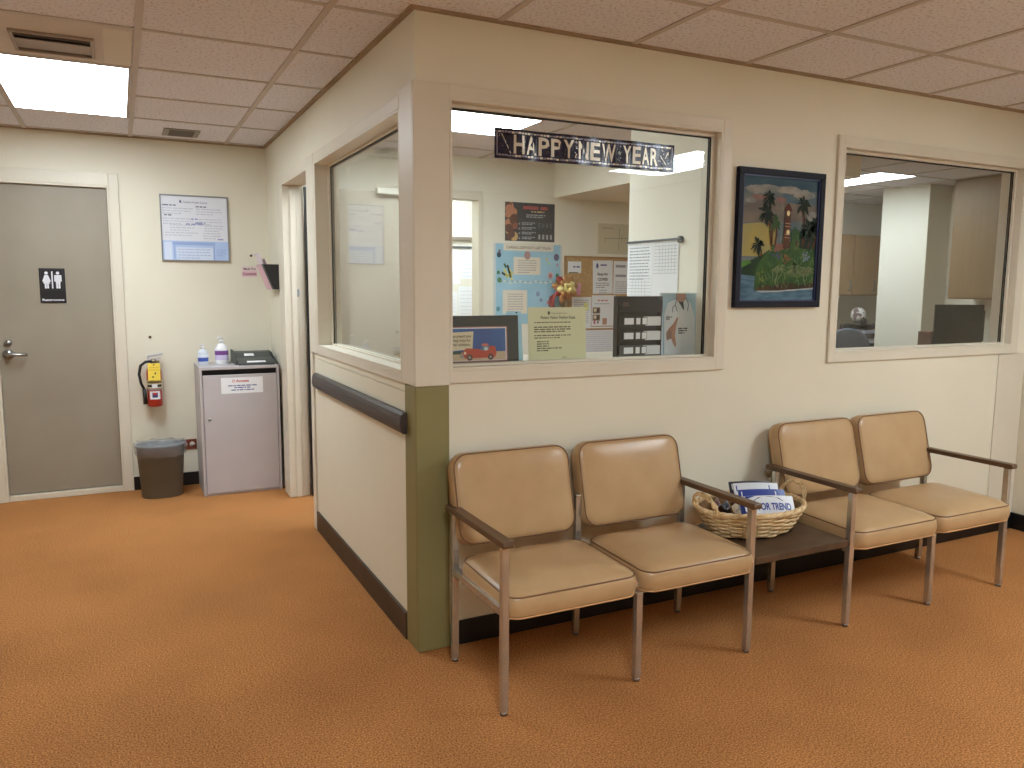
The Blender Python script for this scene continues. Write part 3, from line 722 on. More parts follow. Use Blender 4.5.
# restroom sign on the door
sx0, sx1, sz0, sz1 = -1.470, -1.320, 1.320, 1.548; sy = DB+.0068
s_ = Sheet((sx0, sy, sz0), (1, 0, 0), (0, 0, 1), sx1-sx0, sz1-sz0, .0045, .0006)
w, h = sx1-sx0, sz1-sz0
M_sb = mat('sign_black', (22, 20, 24), .4); M_sw = mat('sign_white', (220, 220, 226), .5)
s_.base(M_sb)
M_se = mat('sign_edge', (70, 66, 68), .4)
for (a0, b0, a1, b1) in ((.010, .085, .0115, .222), (w-.0115, .085, w-.010, .222), (.010, .085, w-.010, .0865), (.010, .2205, w-.010, .222)): s_.rect(a0, b0, a1, b1, M_se, 1)
def person_icon(cx, skirt):
    s_.ell(cx, .197, .010, .010, M_sw, 1)
    if skirt: s_.poly([(cx-.010, .184), (cx+.010, .184), (cx+.025, .142), (cx+.017, .138), (cx+.020, .128), (cx-.020, .128), (cx-.017, .138), (cx-.025, .142)], M_sw, 1)
    else: s_.poly([(cx-.021, .184), (cx+.021, .184), (cx+.022, .142), (cx+.014, .142), (cx+.013, .128), (cx-.013, .128), (cx-.014, .142), (cx-.022, .142)], M_sw, 1)
    s_.rect(cx-.012, .096, cx-.001, .128, M_sw, 1).rect(cx+.001, .096, cx+.012, .128, M_sw, 1)
person_icon(.042, True); person_icon(w-.042, False); s_.rect(w/2-.004, .096, w/2+.004, .208, M_sw, 1)
s_.text('Restrooms', w/2, .014, .014, M_sw, 2, 'c', width=w*.84, bold=.03)
rs = s_.build('restroom_sign'); rebase(rs, (-1.395, DB+.0115, sz0)); tag(rs, 'black restroom sign with white figures on the grey door', 'sign')

# small mask sign, leaflet holder, leaflets
s_ = Sheet((-.196, DB-.0012, 1.505), (1, 0, .02), (-.02, 0, 1), .112, .078, .0008).base(mat('pink_sheet', (224, 206, 202), .7))
s_.rect(.004, .004, .108, .040, mat('pink_patch', (222, 178, 188), .7), 1)
s_.text('Mask For', .016, .050, .017, mat('maroon_ink', (104, 40, 60), .7), 2, width=.088, bold=.02); s_.text('Coverage', .010, .013, .019, mat('maroon_ink'), 2, width=.094, bold=.02)
o = s_.build('paper_sign'); rebase(o, (-.13, DB, 1.495)); tag(o, 'small pink paper sign with maroon lettering in the hall corner', 'paper sign')
lh = thing('leaflet_holder', (0, 2.93, 1.42), 'black plastic leaflet holder on the booth wall near the corner', 'leaflet holder')
prof = [(-.0004, 1.418), (-.050, 1.418), (-.118, 1.588), (-.112, 1.588), (-.047, 1.424), (-.0060, 1.424), (-.0060, 1.588), (-.0004, 1.588)]
MB().prism([(x, z) for x, z in prof], 'y', 2.762, 3.055).build('trough', M_dark, lh)
for ya, yb_ in ((2.762, 2.767), (3.05, 3.055)): MB().prism([(-.0060, 1.424), (-.047, 1.424), (-.112, 1.588), (-.0060, 1.588)], 'y', ya, yb_).build('end_panel', M_dark, lh)
for k, (dx, c, lab, top) in enumerate(((.0, (226, 214, 220), 'white and lilac leaflet standing in the black holder', 1.665), (.022, (218, 196, 202), 'pink leaflet behind the front one in the black holder', 1.625))):
    xa, xb = -.042+dx, -.105-(.030 if k == 0 else .012)+dx
    o = MB().prism([(xa, 1.428), (xb, top), (xb+.004, top), (xa+.004, 1.428)], 'y', 2.83, 3.02).build('leaflet', mat('leaflet_%d' % k, c, .6)); rebase(o, (xa, 2.925, 1.428)); tag(o, lab, 'leaflet', 'leaflets in the black holder')
q = quad_on([(-.0526, 2.82, 1.420), (-.0526, 3.03, 1.420), (-.1196, 3.03, 1.586), (-.1196, 2.82, 1.586)], 'card_insert', mat('insert_pink', (220, 180, 192), .6), lh, .0015)

# ------------------------------------------------------------------ painting
pf = thing('painting', (1.80, 0, 1.353), 'framed tropical island painting hanging between the two windows', 'painting')
x0, x1, z0, z1 = 1.530, 2.072, 1.353, 1.990; b = .030; M_pf = mat('frame_navy', (15, 17, 34), .5, spec=.2)
yb, yf = -.0008, -.026
fr = MB()
fr.box(x0, yf, z0, x1, yb, z0+b).box(x0, yf, z1-b, x1, yb, z1).box(x0, yf, z0+b, x0+b, yb, z1-b).box(x1-b, yf, z0+b, x1, yb, z1-b)
fr.build('frame', M_pf, pf, bevel=.003)
MB().box(x0+b, -.020, z0+b, x0+b+.006, yb, z1-b).box(x1-b-.006, -.020, z0+b, x1-b, yb, z1-b).box(x0+b, -.020, z1-b-.006, x1-b, yb, z1-b).box(x0+b, -.020, z0+b, x1-b, yb, z0+b+.006).build('inner_lip', mat('lip_blue', (44, 50, 96), .4), pf)
PW, PH = x1-x0-2*b, z1-z0-2*b
def paint(name, c1=(0,0,0), c2=(0,0,0), scale=9, stretch=(1, 1, 1)): return noisy('paint_'+name, c1, c2, scale, .62, 6, spec=.25, bump=.15, bscale=60, dist=.003, stretch=stretch)
s_ = Sheet((x0+b, -.010, z0+b), (1, 0, 0), (0, 0, 1), PW, PH, .006, .0004)
U, V = PW, PH
s_.base(paint('sky', (70, 94, 104), (108, 112, 106), 5, (1, 1, 3)))
def P_(pts): return [(a*U, c*V) for a, c in pts]
def blob(a, c, ra, rc, m, l, n=26, rough=.18):
    s_.poly([((a+ra*(1+random.uniform(-rough, rough))*math.cos(2*math.pi*k/n))*U, (c+rc*(1+random.uniform(-rough, rough))*math.sin(2*math.pi*k/n))*V) for k in range(n)], m, l)
s_.poly(P_([(0, .90), (1, .90), (1, 1), (0, 1)]), paint('sky_top', (44, 70, 88), (66, 90, 100), 6, (1, 1, 3)), 1)
s_.poly(P_([(0, .62), (1, .66), (1, .78), (.6, .80), (.3, .84), (0, .76)]), paint('dusk', (98, 92, 86), (118, 108, 96), 6, (1, 1, 3)), 1)
for (a, c, ra, rc) in ((.18, .89, .14, .035), (.34, .905, .16, .03), (.60, .90, .18, .03), (.80, .87, .14, .04), (.93, .70, .08, .04), (.12, .80, .07, .02)):
    blob(a, c, ra, rc, paint('cloud', (150, 146, 136), (112, 114, 112), 14), 2+.25*(a*7 % 3))
for (a, c, ra, rc) in ((.25, .83, .12, .022), (.50, .82, .07, .022)): blob(a, c, ra, rc, paint('rose', (132, 92, 86), (128, 104, 98), 20), 3.2)
s_.poly(P_([(0, .36), (.45, .36), (.45, .60), (.25, .63), (0, .61)]), paint('glow', (164, 148, 78), (146, 138, 90), 8), 2)
s_.poly(P_([(0, .15), (1, .15), (1, 0), (0, 0)]), paint('sea', (54, 86, 108), (92, 122, 138), 12, (1, 1, 5)), 2)
s_.poly(P_([(0, .15), (.30, .15), (.30, .26), (.16, .215), (0, .225)]), paint('sea', ), 2)
s_.poly(P_([(0, .30), (.12, .32), (.30, .38), (.38, .42), (.40, .15), (.24, .20), (0, .215)]), paint('bank', (18, 40, 22), (30, 58, 26), 14), 3)
s_.poly(P_([(0, .31), (.10, .33), (.16, .31), (.04, .27), (0, .26)]), paint('bank_light', (66, 112, 44), (84, 130, 50), 14), 4)
s_.poly(P_([(.20, .14), (.20, .24), (.25, .32), (.36, .40), (.52, .43), (.70, .46), (.86, .45), (1, .46), (1, .13), (.82, .105), (.5, .10), (.30, .095), (.20, .085)]), paint('isle', (30, 62, 28), (62, 94, 42), 16), 5)
s_.poly(P_([(.20, .085), (.30, .135), (.45, .125), (.60, .16), (.78, .135), (1, .16), (1, .11), (.78, .10), (.5, .085)]), paint('soil', (54, 38, 26), (72, 54, 34), 14), 6)
s_.poly(P_([(.22, .083), (.5, .09), (.8, .105), (1, .115), (1, .10), (.8, .092), (.5, .075), (.30, .07)]), paint('surf', (196, 196, 190), (150, 164, 170), 30, (1, 1, 5)), 6)
for k in range(230):
    a = random.uniform(.24, .97); c = random.uniform(.15, .44 if a > .5 else .30+.25*(a-.24)); d = random.uniform(-.05, .05)
    s_.line(a*U, c*V, (a+d)*U, (c-random.uniform(.03, .06))*V, random.choice((.002, .003, .004)), paint(*random.choice((('g1', (28, 66, 28), (44, 82, 32)), ('g2', (92, 124, 62), (78, 110, 54)), ('g3', (140, 150, 110), (108, 126, 80)), ('g4', (52, 94, 38), (66, 108, 46))))), 7)
for (ca, cc, n_, nm, k1, k2) in ((.62, .35, 16, 'earth', (112, 74, 44), (134, 96, 58)), (.86, .37, 16, 'mist', (112, 126, 140), (84, 98, 112)), (.47, .37, 10, 'shade', (60, 68, 92), (76, 84, 104)), (.30, .20, 8, 'leaf', (96, 110, 50), (112, 124, 60))):
    for q in range(n_):
        blob(ca+random.gauss(0, .035), cc+random.gauss(0, .018), random.uniform(.008, .018), random.uniform(.006, .012), paint(nm, k1, k2, 20), 8+.1*q, 9, .35)
for q in range(46):   # dark foliage along the top of the island
    a = random.uniform(.40, .99); blob(a, .445+random.uniform(-.035, .03)+(.06 if a > .74 else 0), random.uniform(.015, .035), random.uniform(.012, .026), paint(*random.choice((('f1', (24, 44, 24), (36, 60, 28)), ('f2', (46, 74, 34), (60, 92, 42)), ('f3', (70, 86, 44), (84, 100, 54))))), 7.5+.01*q, 9, .4)
for q in range(26):   # fan fronds hanging over the bank
    a = random.choice((.52, .72, .88))+random.gauss(0, .05); c = random.uniform(.24, .30)
    for w_ in range(5):
        an = math.radians(-150+30*w_+random.uniform(-8, 8)); s_.line(a*U, c*V, (a+.07*math.cos(an))*U, (c+.05*math.sin(an))*V, .0022, paint('g3', (140, 150, 110), (108, 126, 80)), 9)
s_.poly(P_([(.42, .40), (.56, .42), (.60, .46), (.46, .47)]), paint('roof', (118, 74, 62), (128, 88, 74), 20), 8)
M_tw = paint('tower', (74, 42, 28), (98, 62, 42), 26)
s_.poly(P_([(.545, .43), (.635, .43), (.632, .74), (.560, .74)]), M_tw, 9)
s_.poly(P_([(.545, .735), (.565, .77), (.597, .80), (.628, .77), (.648, .735)]), paint('tower_cap', (78, 34, 26), (96, 46, 34), 20), 10)
for (a, c) in ((.598, .715), (.604, .560)): s_.ell(a*U, c*V, .010, .013, paint('lamp', (226, 206, 150), (236, 220, 170), 20), 10)
for c in (.52, .545, .61, .635): s_.line(.56*U, c*V, .63*U, (c-.004)*V, .004, paint('brick', (168, 130, 100), (150, 112, 84), 20), 10)
MP1 = paint('palm', (18, 30, 20), (30, 46, 26), 20); MT = paint('palm_stem', (76, 40, 26), (92, 54, 34), 20)
def palm(a, c, r, base, n=9, m=MP1, l=11):
    p0 = Vector((base[0]*U, base[1]*V)); p1 = Vector((a*U, c*V))
    mid = (p0+p1)/2+Vector((.012, 0))
    s_.line(p0.x, p0.y, mid.x, mid.y, .009, MT, l).line(mid.x, mid.y, p1.x, p1.y, .007, MT, l)
    for k in range(n):
        t = 2*math.pi*k/n+random.uniform(-.2, .2); L_ = r*random.uniform(.8, 1.1)*U
        dx, dy = math.cos(t)*L_, math.sin(t)*L_*1.05-L_*.15
        nx, ny = -dy*.17, dx*.17
        s_.poly([(p1.x, p1.y), (p1.x+dx*.5+nx, p1.y+dy*.5+ny+.006), (p1.x+dx, p1.y+dy-.006), (p1.x+dx*.5-nx, p1.y+dy*.5-ny)], m, l+1)
palm(.335, .83, .10, (.40, .44)); palm(.31, .715, .12, (.39, .46)); palm(.79, .80, .11, (.80, .47), 8); palm(.215, .455, .10, (.27, .36), 9)
palm(.43, .64, .10, (.44, .45), 8, paint('palm_green', (44, 76, 40), (58, 90, 48), 20)); palm(.89, .60, .14, (.88, .44), 10); palm(.97, .63, .11, (.95, .44), 9); palm(.79, .55, .07, (.80, .45), 8)
palm(.70, .55, .09, (.72, .45), 9, paint('palm_green'))
s_.poly(P_([(.76, .44), (.78, .52), (.84, .50), (.90, .56), (.96, .52), (1, .56), (1, .43)]), MP1, 10)
s_.build('canvas', pf)

# ------------------------------------------------------------------ banner on the front window
M_bn = noisy('banner_navy', (18, 16, 34), (34, 30, 58), 40, .22, 3); M_foil = mat('foil_silver', (214, 204, 188), .38, 1.); M_foilg = mat('foil_grey', (150, 148, 160), .3, 1.)
BW, BH = .872, .116
s_ = Sheet((.337, .036, 1.942), (1, 0, .004), (-.004, 0, 1), BW, BH, .0006, .0005, wave=lambda a, c: .003*math.sin(a*21)+.0015*math.sin(a*55+c*20)).base(M_bn, 60)
n_ = 60
for k in range(n_):
    a0, a1 = BW*(k+.08)/n_, BW*(k+.92)/n_
    if .01 < a0 and a1 < BW-.01:
        for (c0, c1) in ((.010, .017), (BH-.017, BH-.010)):
            s_.rect(a0, c0+random.uniform(-.001, .001), a1, c1+random.uniform(-.001, .001), random.choice((M_foilg, M_foilg, M_foil)), 1)
for a in (.008, BW-.013): s_.rect(a, .010, a+.005, BH-.010, M_foilg, 1)
for i, (wd, a0, ww) in enumerate((('HAPPY', .078, .285), ('NEW', .376, .195), ('YEAR', .598, .190))):
    a = a0; tot = sum({'W': 1.35, 'M': 1.3}.get(ch, 1.) for ch in wd); each = ww/tot
    for ch in wd:
        cw = each*{'W': 1.35}.get(ch, 1.)
        s_.text(ch, a+cw/2, .024, BH*.60, M_foil, 2, 'c', width=cw*.84, bold=.022); a += cw
for k in range(90):
    a = random.choice((random.uniform(.02, .074), random.uniform(.80, BW-.02), random.uniform(.362, .376), random.uniform(.574, .594), random.uniform(.02, BW-.02)))
    r_ = random.uniform(.0012, .003); s_.ell(a, random.uniform(.024, BH-.022), r_, r_, random.choice((M_foilg, M_foil)), 1, 6)
for (a, c, b_, d) in ((.030, .095, .055, .050), (.055, .050, .070, .022),  (BW-.045, .030, BW-.075, .065), (BW-.03, .085, BW-.05, .055)): s_.line(a, c, b_, d, .003, M_foil, 2)
bn = s_.build('banner'); rebase(bn, (.77, .036, 1.942)); tag(bn, 'dark metallic new year banner across the top of the booth front window', 'banner')

# ------------------------------------------------------------------ things on the sill behind the front window
shelf = tag(MB().box(.125, .1205, 1.095, 1.595, .44, 1.128).build('counter_shelf', mat('counter_top', (206, 196, 178), .5), bevel=.003), 'narrow counter shelf inside the booth under the front window', 'counter')
rebase(shelf, (.86, .12, 1.095)); ZS = 1.1285
def leaning(name, x0, x1, z0, z1, y, lean, t, mb_):
    """sheet standing at y leaning back by lean over its height"""
    return Sheet((x0, y, z0), (1, 0, 0), (0, lean, z1-z0), x1-x0, math.hypot(z1-z0, lean), t)
# framed car sign
cs = thing('framed_sign', (.33, .15, ZS), 'black framed sign with a red cartoon car behind the front window', 'framed sign')
x0, x1 = .140, .492; hh = .196
def tilt(x, y0, lean): return None
ly = .118; le = .012
s_ = Sheet((x0, ly, ZS), (1, 0, 0), (0, le, hh), x1-x0, math.hypot(hh, le), .012)
w, h = s_.w, s_.h; fb = .052
M_fb = mat('sign_frame_black', (34, 36, 36), .5)
s_.base(M_fb); s_.build('frame', cs)
s2 = Sheet((x0, ly, ZS), (1, 0, 0), (0, le, hh), w, h, .0005)
M_mat = mat('mat_rose', (170, 110, 110), .6); M_blue = noisy('sky_blue_print', (28, 66, 138), (44, 92, 160), 9, .5); M_sand = mat('sand_print', (206, 178, 148), .6)
s2.rect(0, .008, w-fb, h-.045, M_mat, 1).rect(.004, .012, w-fb-.005, h-.049, M_paper, 2)
pw0, pw1, pz0, pz1 = .006, w-fb-.009, .014, h-.053
s2.rect(pw0, pz0, pw1, pz1, M_blue, 3).rect(pw0, pz0, pw1, pz0+.034, M_sand, 4).rect(.012, .040, .120, .050, mat('hedge_print', (58, 72, 44), .6), 5)
s2.poly([(.028, .052), (.140, .060), (.146, .132), (.026, .128)], mat('billboard_print', (224, 208, 176), .6), 6)
MK = mat('script_ink', (60, 34, 30), .7)
s2.text('Please present your', .086, .108, .012, MK, 7, 'c', width=.100, bold=.015); s2.text('parking ticket for', .086, .091, .012, MK, 7, 'c', width=.092, bold=.015); s2.text('partial validation..', .086, .074, .012, MK, 7, 'c', width=.094, bold=.015)
M_carr = mat('car_red', (190, 66, 40), .5); M_card = mat('car_dark', (60, 40, 44), .5); M_carg = mat('car_grey', (170, 150, 140), .5)
cx, cz = .152, .020
s2.poly([(cx-.062, cz+.008), (cx-.060, cz+.026), (cx-.040, cz+.044), (cx+.010, cz+.040), (cx+.040, cz+.034), (cx+.066, cz+.052), (cx+.090, cz+.050), (cx+.096, cz+.020), (cx+.088, cz+.004), (cx-.040, cz+.002)], M_carr, 8)
s2.poly([(cx-.072, cz+.008), (cx-.060, cz+.030), (cx-.050, cz+.012), (cx-.050, cz+.002)], M_carg, 9).poly([(cx+.022, cz+.036), (cx+.030, cz+.054), (cx+.060, cz+.056), (cx+.064, cz+.042), (cx+.045, cz+.032)], mat('car_glass', (70, 110, 150), .4), 9)
s2.ell(cx+.044, cz+.056, .016, .006, mat('cap_pink', (206, 110, 100), .5), 10).ell(cx+.048, cz+.040, .010, .008, mat('car_pale', (200, 206, 206), .5), 10)
for a in (-.026, .068): s2.ell(cx+a, cz+.006, .013, .013, M_card, 10).ell(cx+a, cz+.006, .006, .006, M_carg, 11)
s2.ell(cx-.046, cz+.024, .006, .006, mat('lamp_print', (246, 220, 190), .5), 10)
s2.build('picture', cs)
# folder between
s_ = Sheet((.470, .175, ZS), (1, .1, 0), (0, .02, .21), .075, .211, .003).base(mat('folder_blue', (168, 206, 232), .5)); s_.line(.025, .17, .055, .12, .006, mat('folder_ink', (110, 140, 210), .5), 1).ell(.05, .205, .006, .003, M_ink, 1)
o = s_.build('folder'); rebase(o, (.50, .2, ZS)); tag(o, 'pale blue folder between the framed car sign and the yellow sheet', 'folder')
# yellow parking sheet
s_ = Sheet((.524, .09, ZS), (1, 0, 0), (0, .012, .228), .282, .229, .0012).base(mat('yellow_paper', (218, 216, 180), .7))
w, h = s_.w, s_.h; IK = mat('sheet_ink', (86, 84, 62), .7)
s_.ell(.100, .205, .006, .008, IK, 1).text('Student Health Center', .112, .200, .008, IK, 2, width=.078)
s_.text('Patient Visitor Parking Rates', .145, .180, .0125, IK, 2, 'c', width=.170, bold=.02)
s_.greek(.030, .205, .163, .0045, IK).para(.028, .215, .143, 3, .0095, .005, IK).para(.028, .222, .108, 2, .010, .0045, IK)
for k in range(5): s_.greek(.040, .098 if k != 3 else .160, .082-k*.0095, .0048, IK)
s_.greek(.165, .185, .014, .003, IK)
o = s_.build('paper_sheet'); rebase(o, (.67, .10, ZS)); tag(o, 'yellow parking rates sheet standing in the booth front window', 'paper sheet')
# sorter
so = thing('desk_sorter', (1.10, .25, ZS), 'black stacked desk sorter with white label windows behind the front window', 'desk sorter')
M_so = mat('sorter_black', (17, 17, 18), .45, spec=.3); M_so2 = mat('sorter_grey', (62, 66, 66), .4)
x0, x1, y0, y1 = .994, 1.240, .120, .166
MB().box(x0, y0+.012, ZS, x0+.006, y1, ZS+.275).box(x1-.006, y0+.012, ZS, x1, y1, ZS+.275).box(x0+.006, y1-.006, ZS, x1-.006, y1, ZS+.275).box(x0+.006, y0+.012, ZS+.268, x1-.006, y1-.006, ZS+.275).build('case', M_so, so, bevel=.001)
for k in range(4):
    z = ZS+.004+k*.066; m_ = M_so2 if k == 0 else M_so
    tt = MB(); tt.box(x0+.007, y0, z, x1-.007, y1-.008, z+.005)
    if k < 3: tt.prism([(x0+.007, z+.005), (x1-.10, z+.005), (x1-.112, z+.050), (x0+.007, z+.050)], 'y', y0, y0+.006)
    else: tt.box(x0+.007, y0, z+.005, x1-.007, y0+.006, z+.058)
    tb = tt.build('shelf', m_, so, bevel=.001)
    if k < 3:
        for (a, b_) in ((.028, .078), (.092, .114), (.126, .150)):
            MB().box(x0+a-.003, y0-.0024, z+.010, x0+b_+.003, y0-.0002, z+.044).build('label_holder', M_so2, tb); MB().box(x0+a, y0-.0034, z+.013, x0+b_, y0-.0026, z+.041).build('label_card', M_paper, tb)
        o = MB().box(x1-.100, y0+.008, z+.0055, x1-.010, y1-.008, z+.046).build('paper_stack', mat('stack_white', (222, 222, 224), .7)); rebase(o, (x1-.06, .14, z+.0055)); tag(o, 'white paper stack in the %s compartment of the black desk sorter' % ('lowest', 'middle', 'upper')[k], 'paper stack', 'papers in the desk sorter')
    else:
        MB().box(x0+.020, y0-.0015, z+.030, x0+.050, y0-.0002, z+.036).box(x0+.020, y0-.0015, z+.040, x0+.050, y0-.0002, z+.045).build('label_card', mat('faded_card', (96, 70, 62), .5), tb)
# doctor brochure
db = thing('brochure', (1.345, .17, ZS), 'brochure picturing a white coated doctor beside the black desk sorter', 'brochure')
s_ = Sheet((1.246, .140, ZS), (1, -.10, 0), (0, .020, .29), .205, .292, .004)
w, h = s_.w, s_.h
s_.base(mat('brochure_grey', (196, 206, 212), .35))
M_coat = noisy('coat_white', (202, 206, 208), (184, 190, 196), 8, .5); M_tl = noisy('brochure_teal', (126, 158, 176), (150, 178, 192), 6, .5); M_skin = noisy('print_skin', (168, 116, 90), (146, 96, 72), 12, .5); M_stet = mat('stethoscope_ink', (74, 84, 100), .5)
s_.rect(.010, .006, w-.012, h-.004, M_tl, 1)
s_.poly([(.018, .006), (.020, .19), (.040, .245), (.085, .262), (.140, .262), (.165, .24), (.185, .18), (.188, .006)], M_coat, 2)
s_.poly([(.085, h-.004), (.084, .262), (.110, .235), (.138, .262), (.140, h-.004)], M_skin, 3).poly([(.100, .250), (.124, .250), (.128, .222), (.126, .208)], M_ink, 4)
for (a, c, b_, d) in ((.088, .270, .080, .235), (.080, .235, .090, .205), (.138, .270, .152, .240), (.152, .240, .146, .205), (.080, .235, .066, .225), (.066, .225, .064, .200)): s_.line(a, c, b_, d, .004, M_stet, 5)
s_.poly([(.030, .070), (.028, .105), (.042, .124), (.070, .150), (.090, .180), (.094, .172), (.084, .140), (.076, .095), (.082, .050), (.076, .035), (.062, .060), (.056, .078)], M_skin, 5)
s_.poly([(.032, .074), (.030, .100), (.045, .118), (.060, .105), (.056, .080)], mat('sleeve_print', (120, 92, 84), .5), 6)
s_.line(.112, .01, .114, .15, .002, mat('coat_seam', (168, 174, 180), .5), 4)
s_.para(.028, .064, .176, 2, .009, .0055, M_ink, 6).para(.094, .146, .122, 3, .0105, .006, M_ink, 6)
s_.build('cover', db)

# papers on the partition face (faces -x): u runs toward the window (-y)
px = 1.5985
rl = thing('paper_rail', (px, .70, 1.695), 'dark paper rail with round end knob on the partition in the booth', 'paper rail')
MB().box(px-.010, .475, 1.690, px, .935, 1.700).build('rail', mat('rail_grey', (90, 92, 104), .4, .6), rl)
MB().cyl((px, .458, 1.690), (px-.016, .458, 1.690), .018, 16).build('end_knob', M_dark, rl)
def sheet_on_part(y0, z0, w, h, lab, deco, off=.011):
    s_ = Sheet((px-off, y0, z0), (0, -1, 0), (0, 0, 1), w, h, .0009).base(M_paper); deco(s_)
    o = s_.build('paper_sheet'); rebase(o, (px, y0-w/2, z0)); tag(o, lab, 'paper sheet', 'papers on the booth partition'); return o
def d_table1(s_):
    s_.para(.02, s_.w-.02, s_.h-.03, 11, .017, .006, M_inkg)
    for k in range(5): s_.line(.05+k*.030, .02, .05+k*.030, .11, .002, M_inkg)
    for k in range(6): s_.line(.012, .02+k*.018, s_.w-.012, .02+k*.018, .0018, M_inkg)
def d_table2(s_):
    for k in range(6): s_.line(.06+k*.026, s_.h*.45, .06+k*.026, s_.h-.02, .002, M_inkg)
    for k in range(10): s_.line(.012, s_.h*.45+k*.018, s_.w-.012, s_.h*.45+k*.018, .0018, M_inkg)
sheet_on_part(.934, 1.382, .232, .306, 'white printed sheet on the left half of the partition paper rail', d_table1, .0015)
sheet_on_part(.698, 1.382, .220, .306, 'white table sheet on the right half of the partition paper rail', d_table2, .0025)

# back wall of the booth
yb = OB-.001
def back_sheet(x0, z0, x1, z1, base_m, lab, deco, name='paper_sheet', cat='paper sheet', group=None, y=yb, skew=0., t=.001):
    s_ = Sheet((x0, y, z0), (1, 0, skew), (-skew, 0, 1), x1-x0, z1-z0, t).base(base_m); deco(s_)
    o = s_.build(name); rebase(o, ((x0+x1)/2, y, z0)); return tag(o, lab, cat, group)
M_slate = noisy('poster_slate', (62, 66, 72), (74, 78, 82), 6, .6); M_rose = noisy('flower_print', (170, 104, 84), (96, 66, 60), 40, .6)
def d_poster(s_):
    w, h = s_.w, s_.h
    for k in range(14):
        a = random.uniform(.0, .09); c = h*(k+.5)/14; r_ = random.uniform(.022, .038); s_.ell(min(max(a, r_), .10), min(max(c, r_), h-r_), r_, r_, noisy(*random.choice((('flower_print', 0, 0), ('flower_b', (196, 140, 110), (150, 90, 76), 40, .6), ('flower_c', (110, 80, 66), (60, 56, 50), 40, .6), ('flower_d', (204, 170, 110), (170, 120, 90), 40, .6)))) if False else random.choice((M_rose, mat('flower_b', (190, 134, 106), .6), mat('flower_c', (104, 72, 62), .6), mat('flower_d', (200, 166, 112), .6))), 1+k % 3, 9)
    RD = mat('poster_red', (176, 90, 92), .6); LG = mat('poster_light', (168, 172, 176), .6); YL = mat('poster_cream', (206, 184, 140), .6)
    s_.greek(.16, w-.04, h-.052, .026, RD, 2).greek(.235, .355, h-.074, .010, YL, 2); s_.para(.19, w-.07, h-.10, 2, .016, .009, LG, 2)
    for k in range(4):
        s_.ell(.128, h-.168-k*.038, .006, .007, LG, 2).para(.150, .280, h-.162-k*.038, 2, .012, .007, LG, 2)
        s_.rect(.302+k*.036, .020, .320+k*.036, .058, LG, 2); s_.para(.30+k*.036, .324+k*.036, h-.165, 3, .014, .008, mat('poster_mid', (120, 124, 130), .6), 2)
back_sheet(1.774, 1.812, 2.226, 2.118, M_slate, 'dark slate poster edged with flowers on the booth back wall', d_poster, 'poster', 'poster')
M_bb = noisy('board_blue', (150, 194, 216), (164, 206, 226), 5, .7); M_cream = mat('card_cream', (226, 216, 200), .7)
def d_board(s_):
    w, h = s_.w, s_.h
    E_ = mat('board_edge', (206, 208, 206), .7); s_.rect(0, 0, .018, h, E_, 1).rect(w-.018, 0, w, h, E_, 1)
    s_.rect(.085, h-.055, w-.085, h-.002, M_cream, 2).text('CARING DEPOSITS GIFT PLAN', w/2, h-.040, .022, M_ink, 3, 'c', width=w-.22)
    s_.rect(.175, h-.245, .420, h-.105, M_cream, 2).para(.215, .385, h-.135, 6, .019, .006, M_inkg, 3)
    s_.rect(.080, h-.560, .300, h-.370, M_cream, 2).para(.125, .270, h-.405, 8, .020, .006, M_inkg, 3)
    for k in range(12): s_.ell(.05+k*.047, h-.305+.006*math.sin(k*2), .018, .010, mat('garland', (196, 214, 214), .7), 1, 10)
    for k in range(12): s_.ell(.07+k*.047, h-.300, .007, .005, mat('garland_b', (150, 130, 130), .7), 2, 8)
    for (a, c, r_, cc) in ((.045, .09, .020, (40, 60, 84)), (.05, .06, .012, (120, 110, 120)), (w-.055, .10, .026, (104, 96, 132)), (.30, .09, .030, (176, 140, 136)), (w-.11, .25, .026, (232, 176, 182)), (w-.11, .25, .013, (206, 110, 116)), (w-.045, .25, .016, (48, 110, 84)), (w-.05, .29, .012, (60, 130, 90)), (.04, .23, .014, (70, 120, 76)), (.05, .29, .02, (80, 130, 90)), (.40, .40, .018, (130, 150, 190)), (.43, .45, .014, (120, 140, 176)), (.50, .47, .016, (206, 120, 130)), (.55, .52, .022, (60, 90, 110)), (.58, .16, .012, (190, 150, 180)), (.48, .12, .012, (206, 196, 150)), (.50, .15, .010, (190, 210, 160)), (.04, .52, .018, (80, 140, 150))):
        s_.ell(a, h-c, r_, r_*1.15, mat('deco_%d_%d_%d' % cc, cc, .7), 3, 10)
    for (a, c, b_, d, cc) in ((.09, .20, .13, .27, (232, 220, 110)), (.12, .17, .15, .27, (40, 40, 30)), (.10, .26, .17, .23, (232, 220, 110)), (.07, .23, .10, .25, (34, 40, 34)), (.14, .20, .16, .29, (236, 226, 120)), (.09, .16, .11, .19, (50, 90, 60))): s_.line(a, h-c, b_, h-d, .016, mat('fish_%d_%d_%d' % cc, cc, .7), 4)
back_sheet(1.675, 1.150, 2.300, 1.790, M_bb, 'light blue decorated display board on the booth back wall', d_board, 'display_board', 'display board', t=.004, y=OB-.0045)
M_cork = noisy('cork', (176, 140, 92), (196, 160, 112), 60, .85, 3)
cb2 = thing('cork_board', (2.72, OB, 1.1), 'tan cork board with pinned papers on the booth back wall', 'cork board')
MB().box(2.335, OB-.012, 1.10, 3.30, OB-.002, 1.690).build('board', M_cork, cb2)
M_cf = noisy('cork_frame', (160, 120, 74), (176, 136, 88), 12, .6)
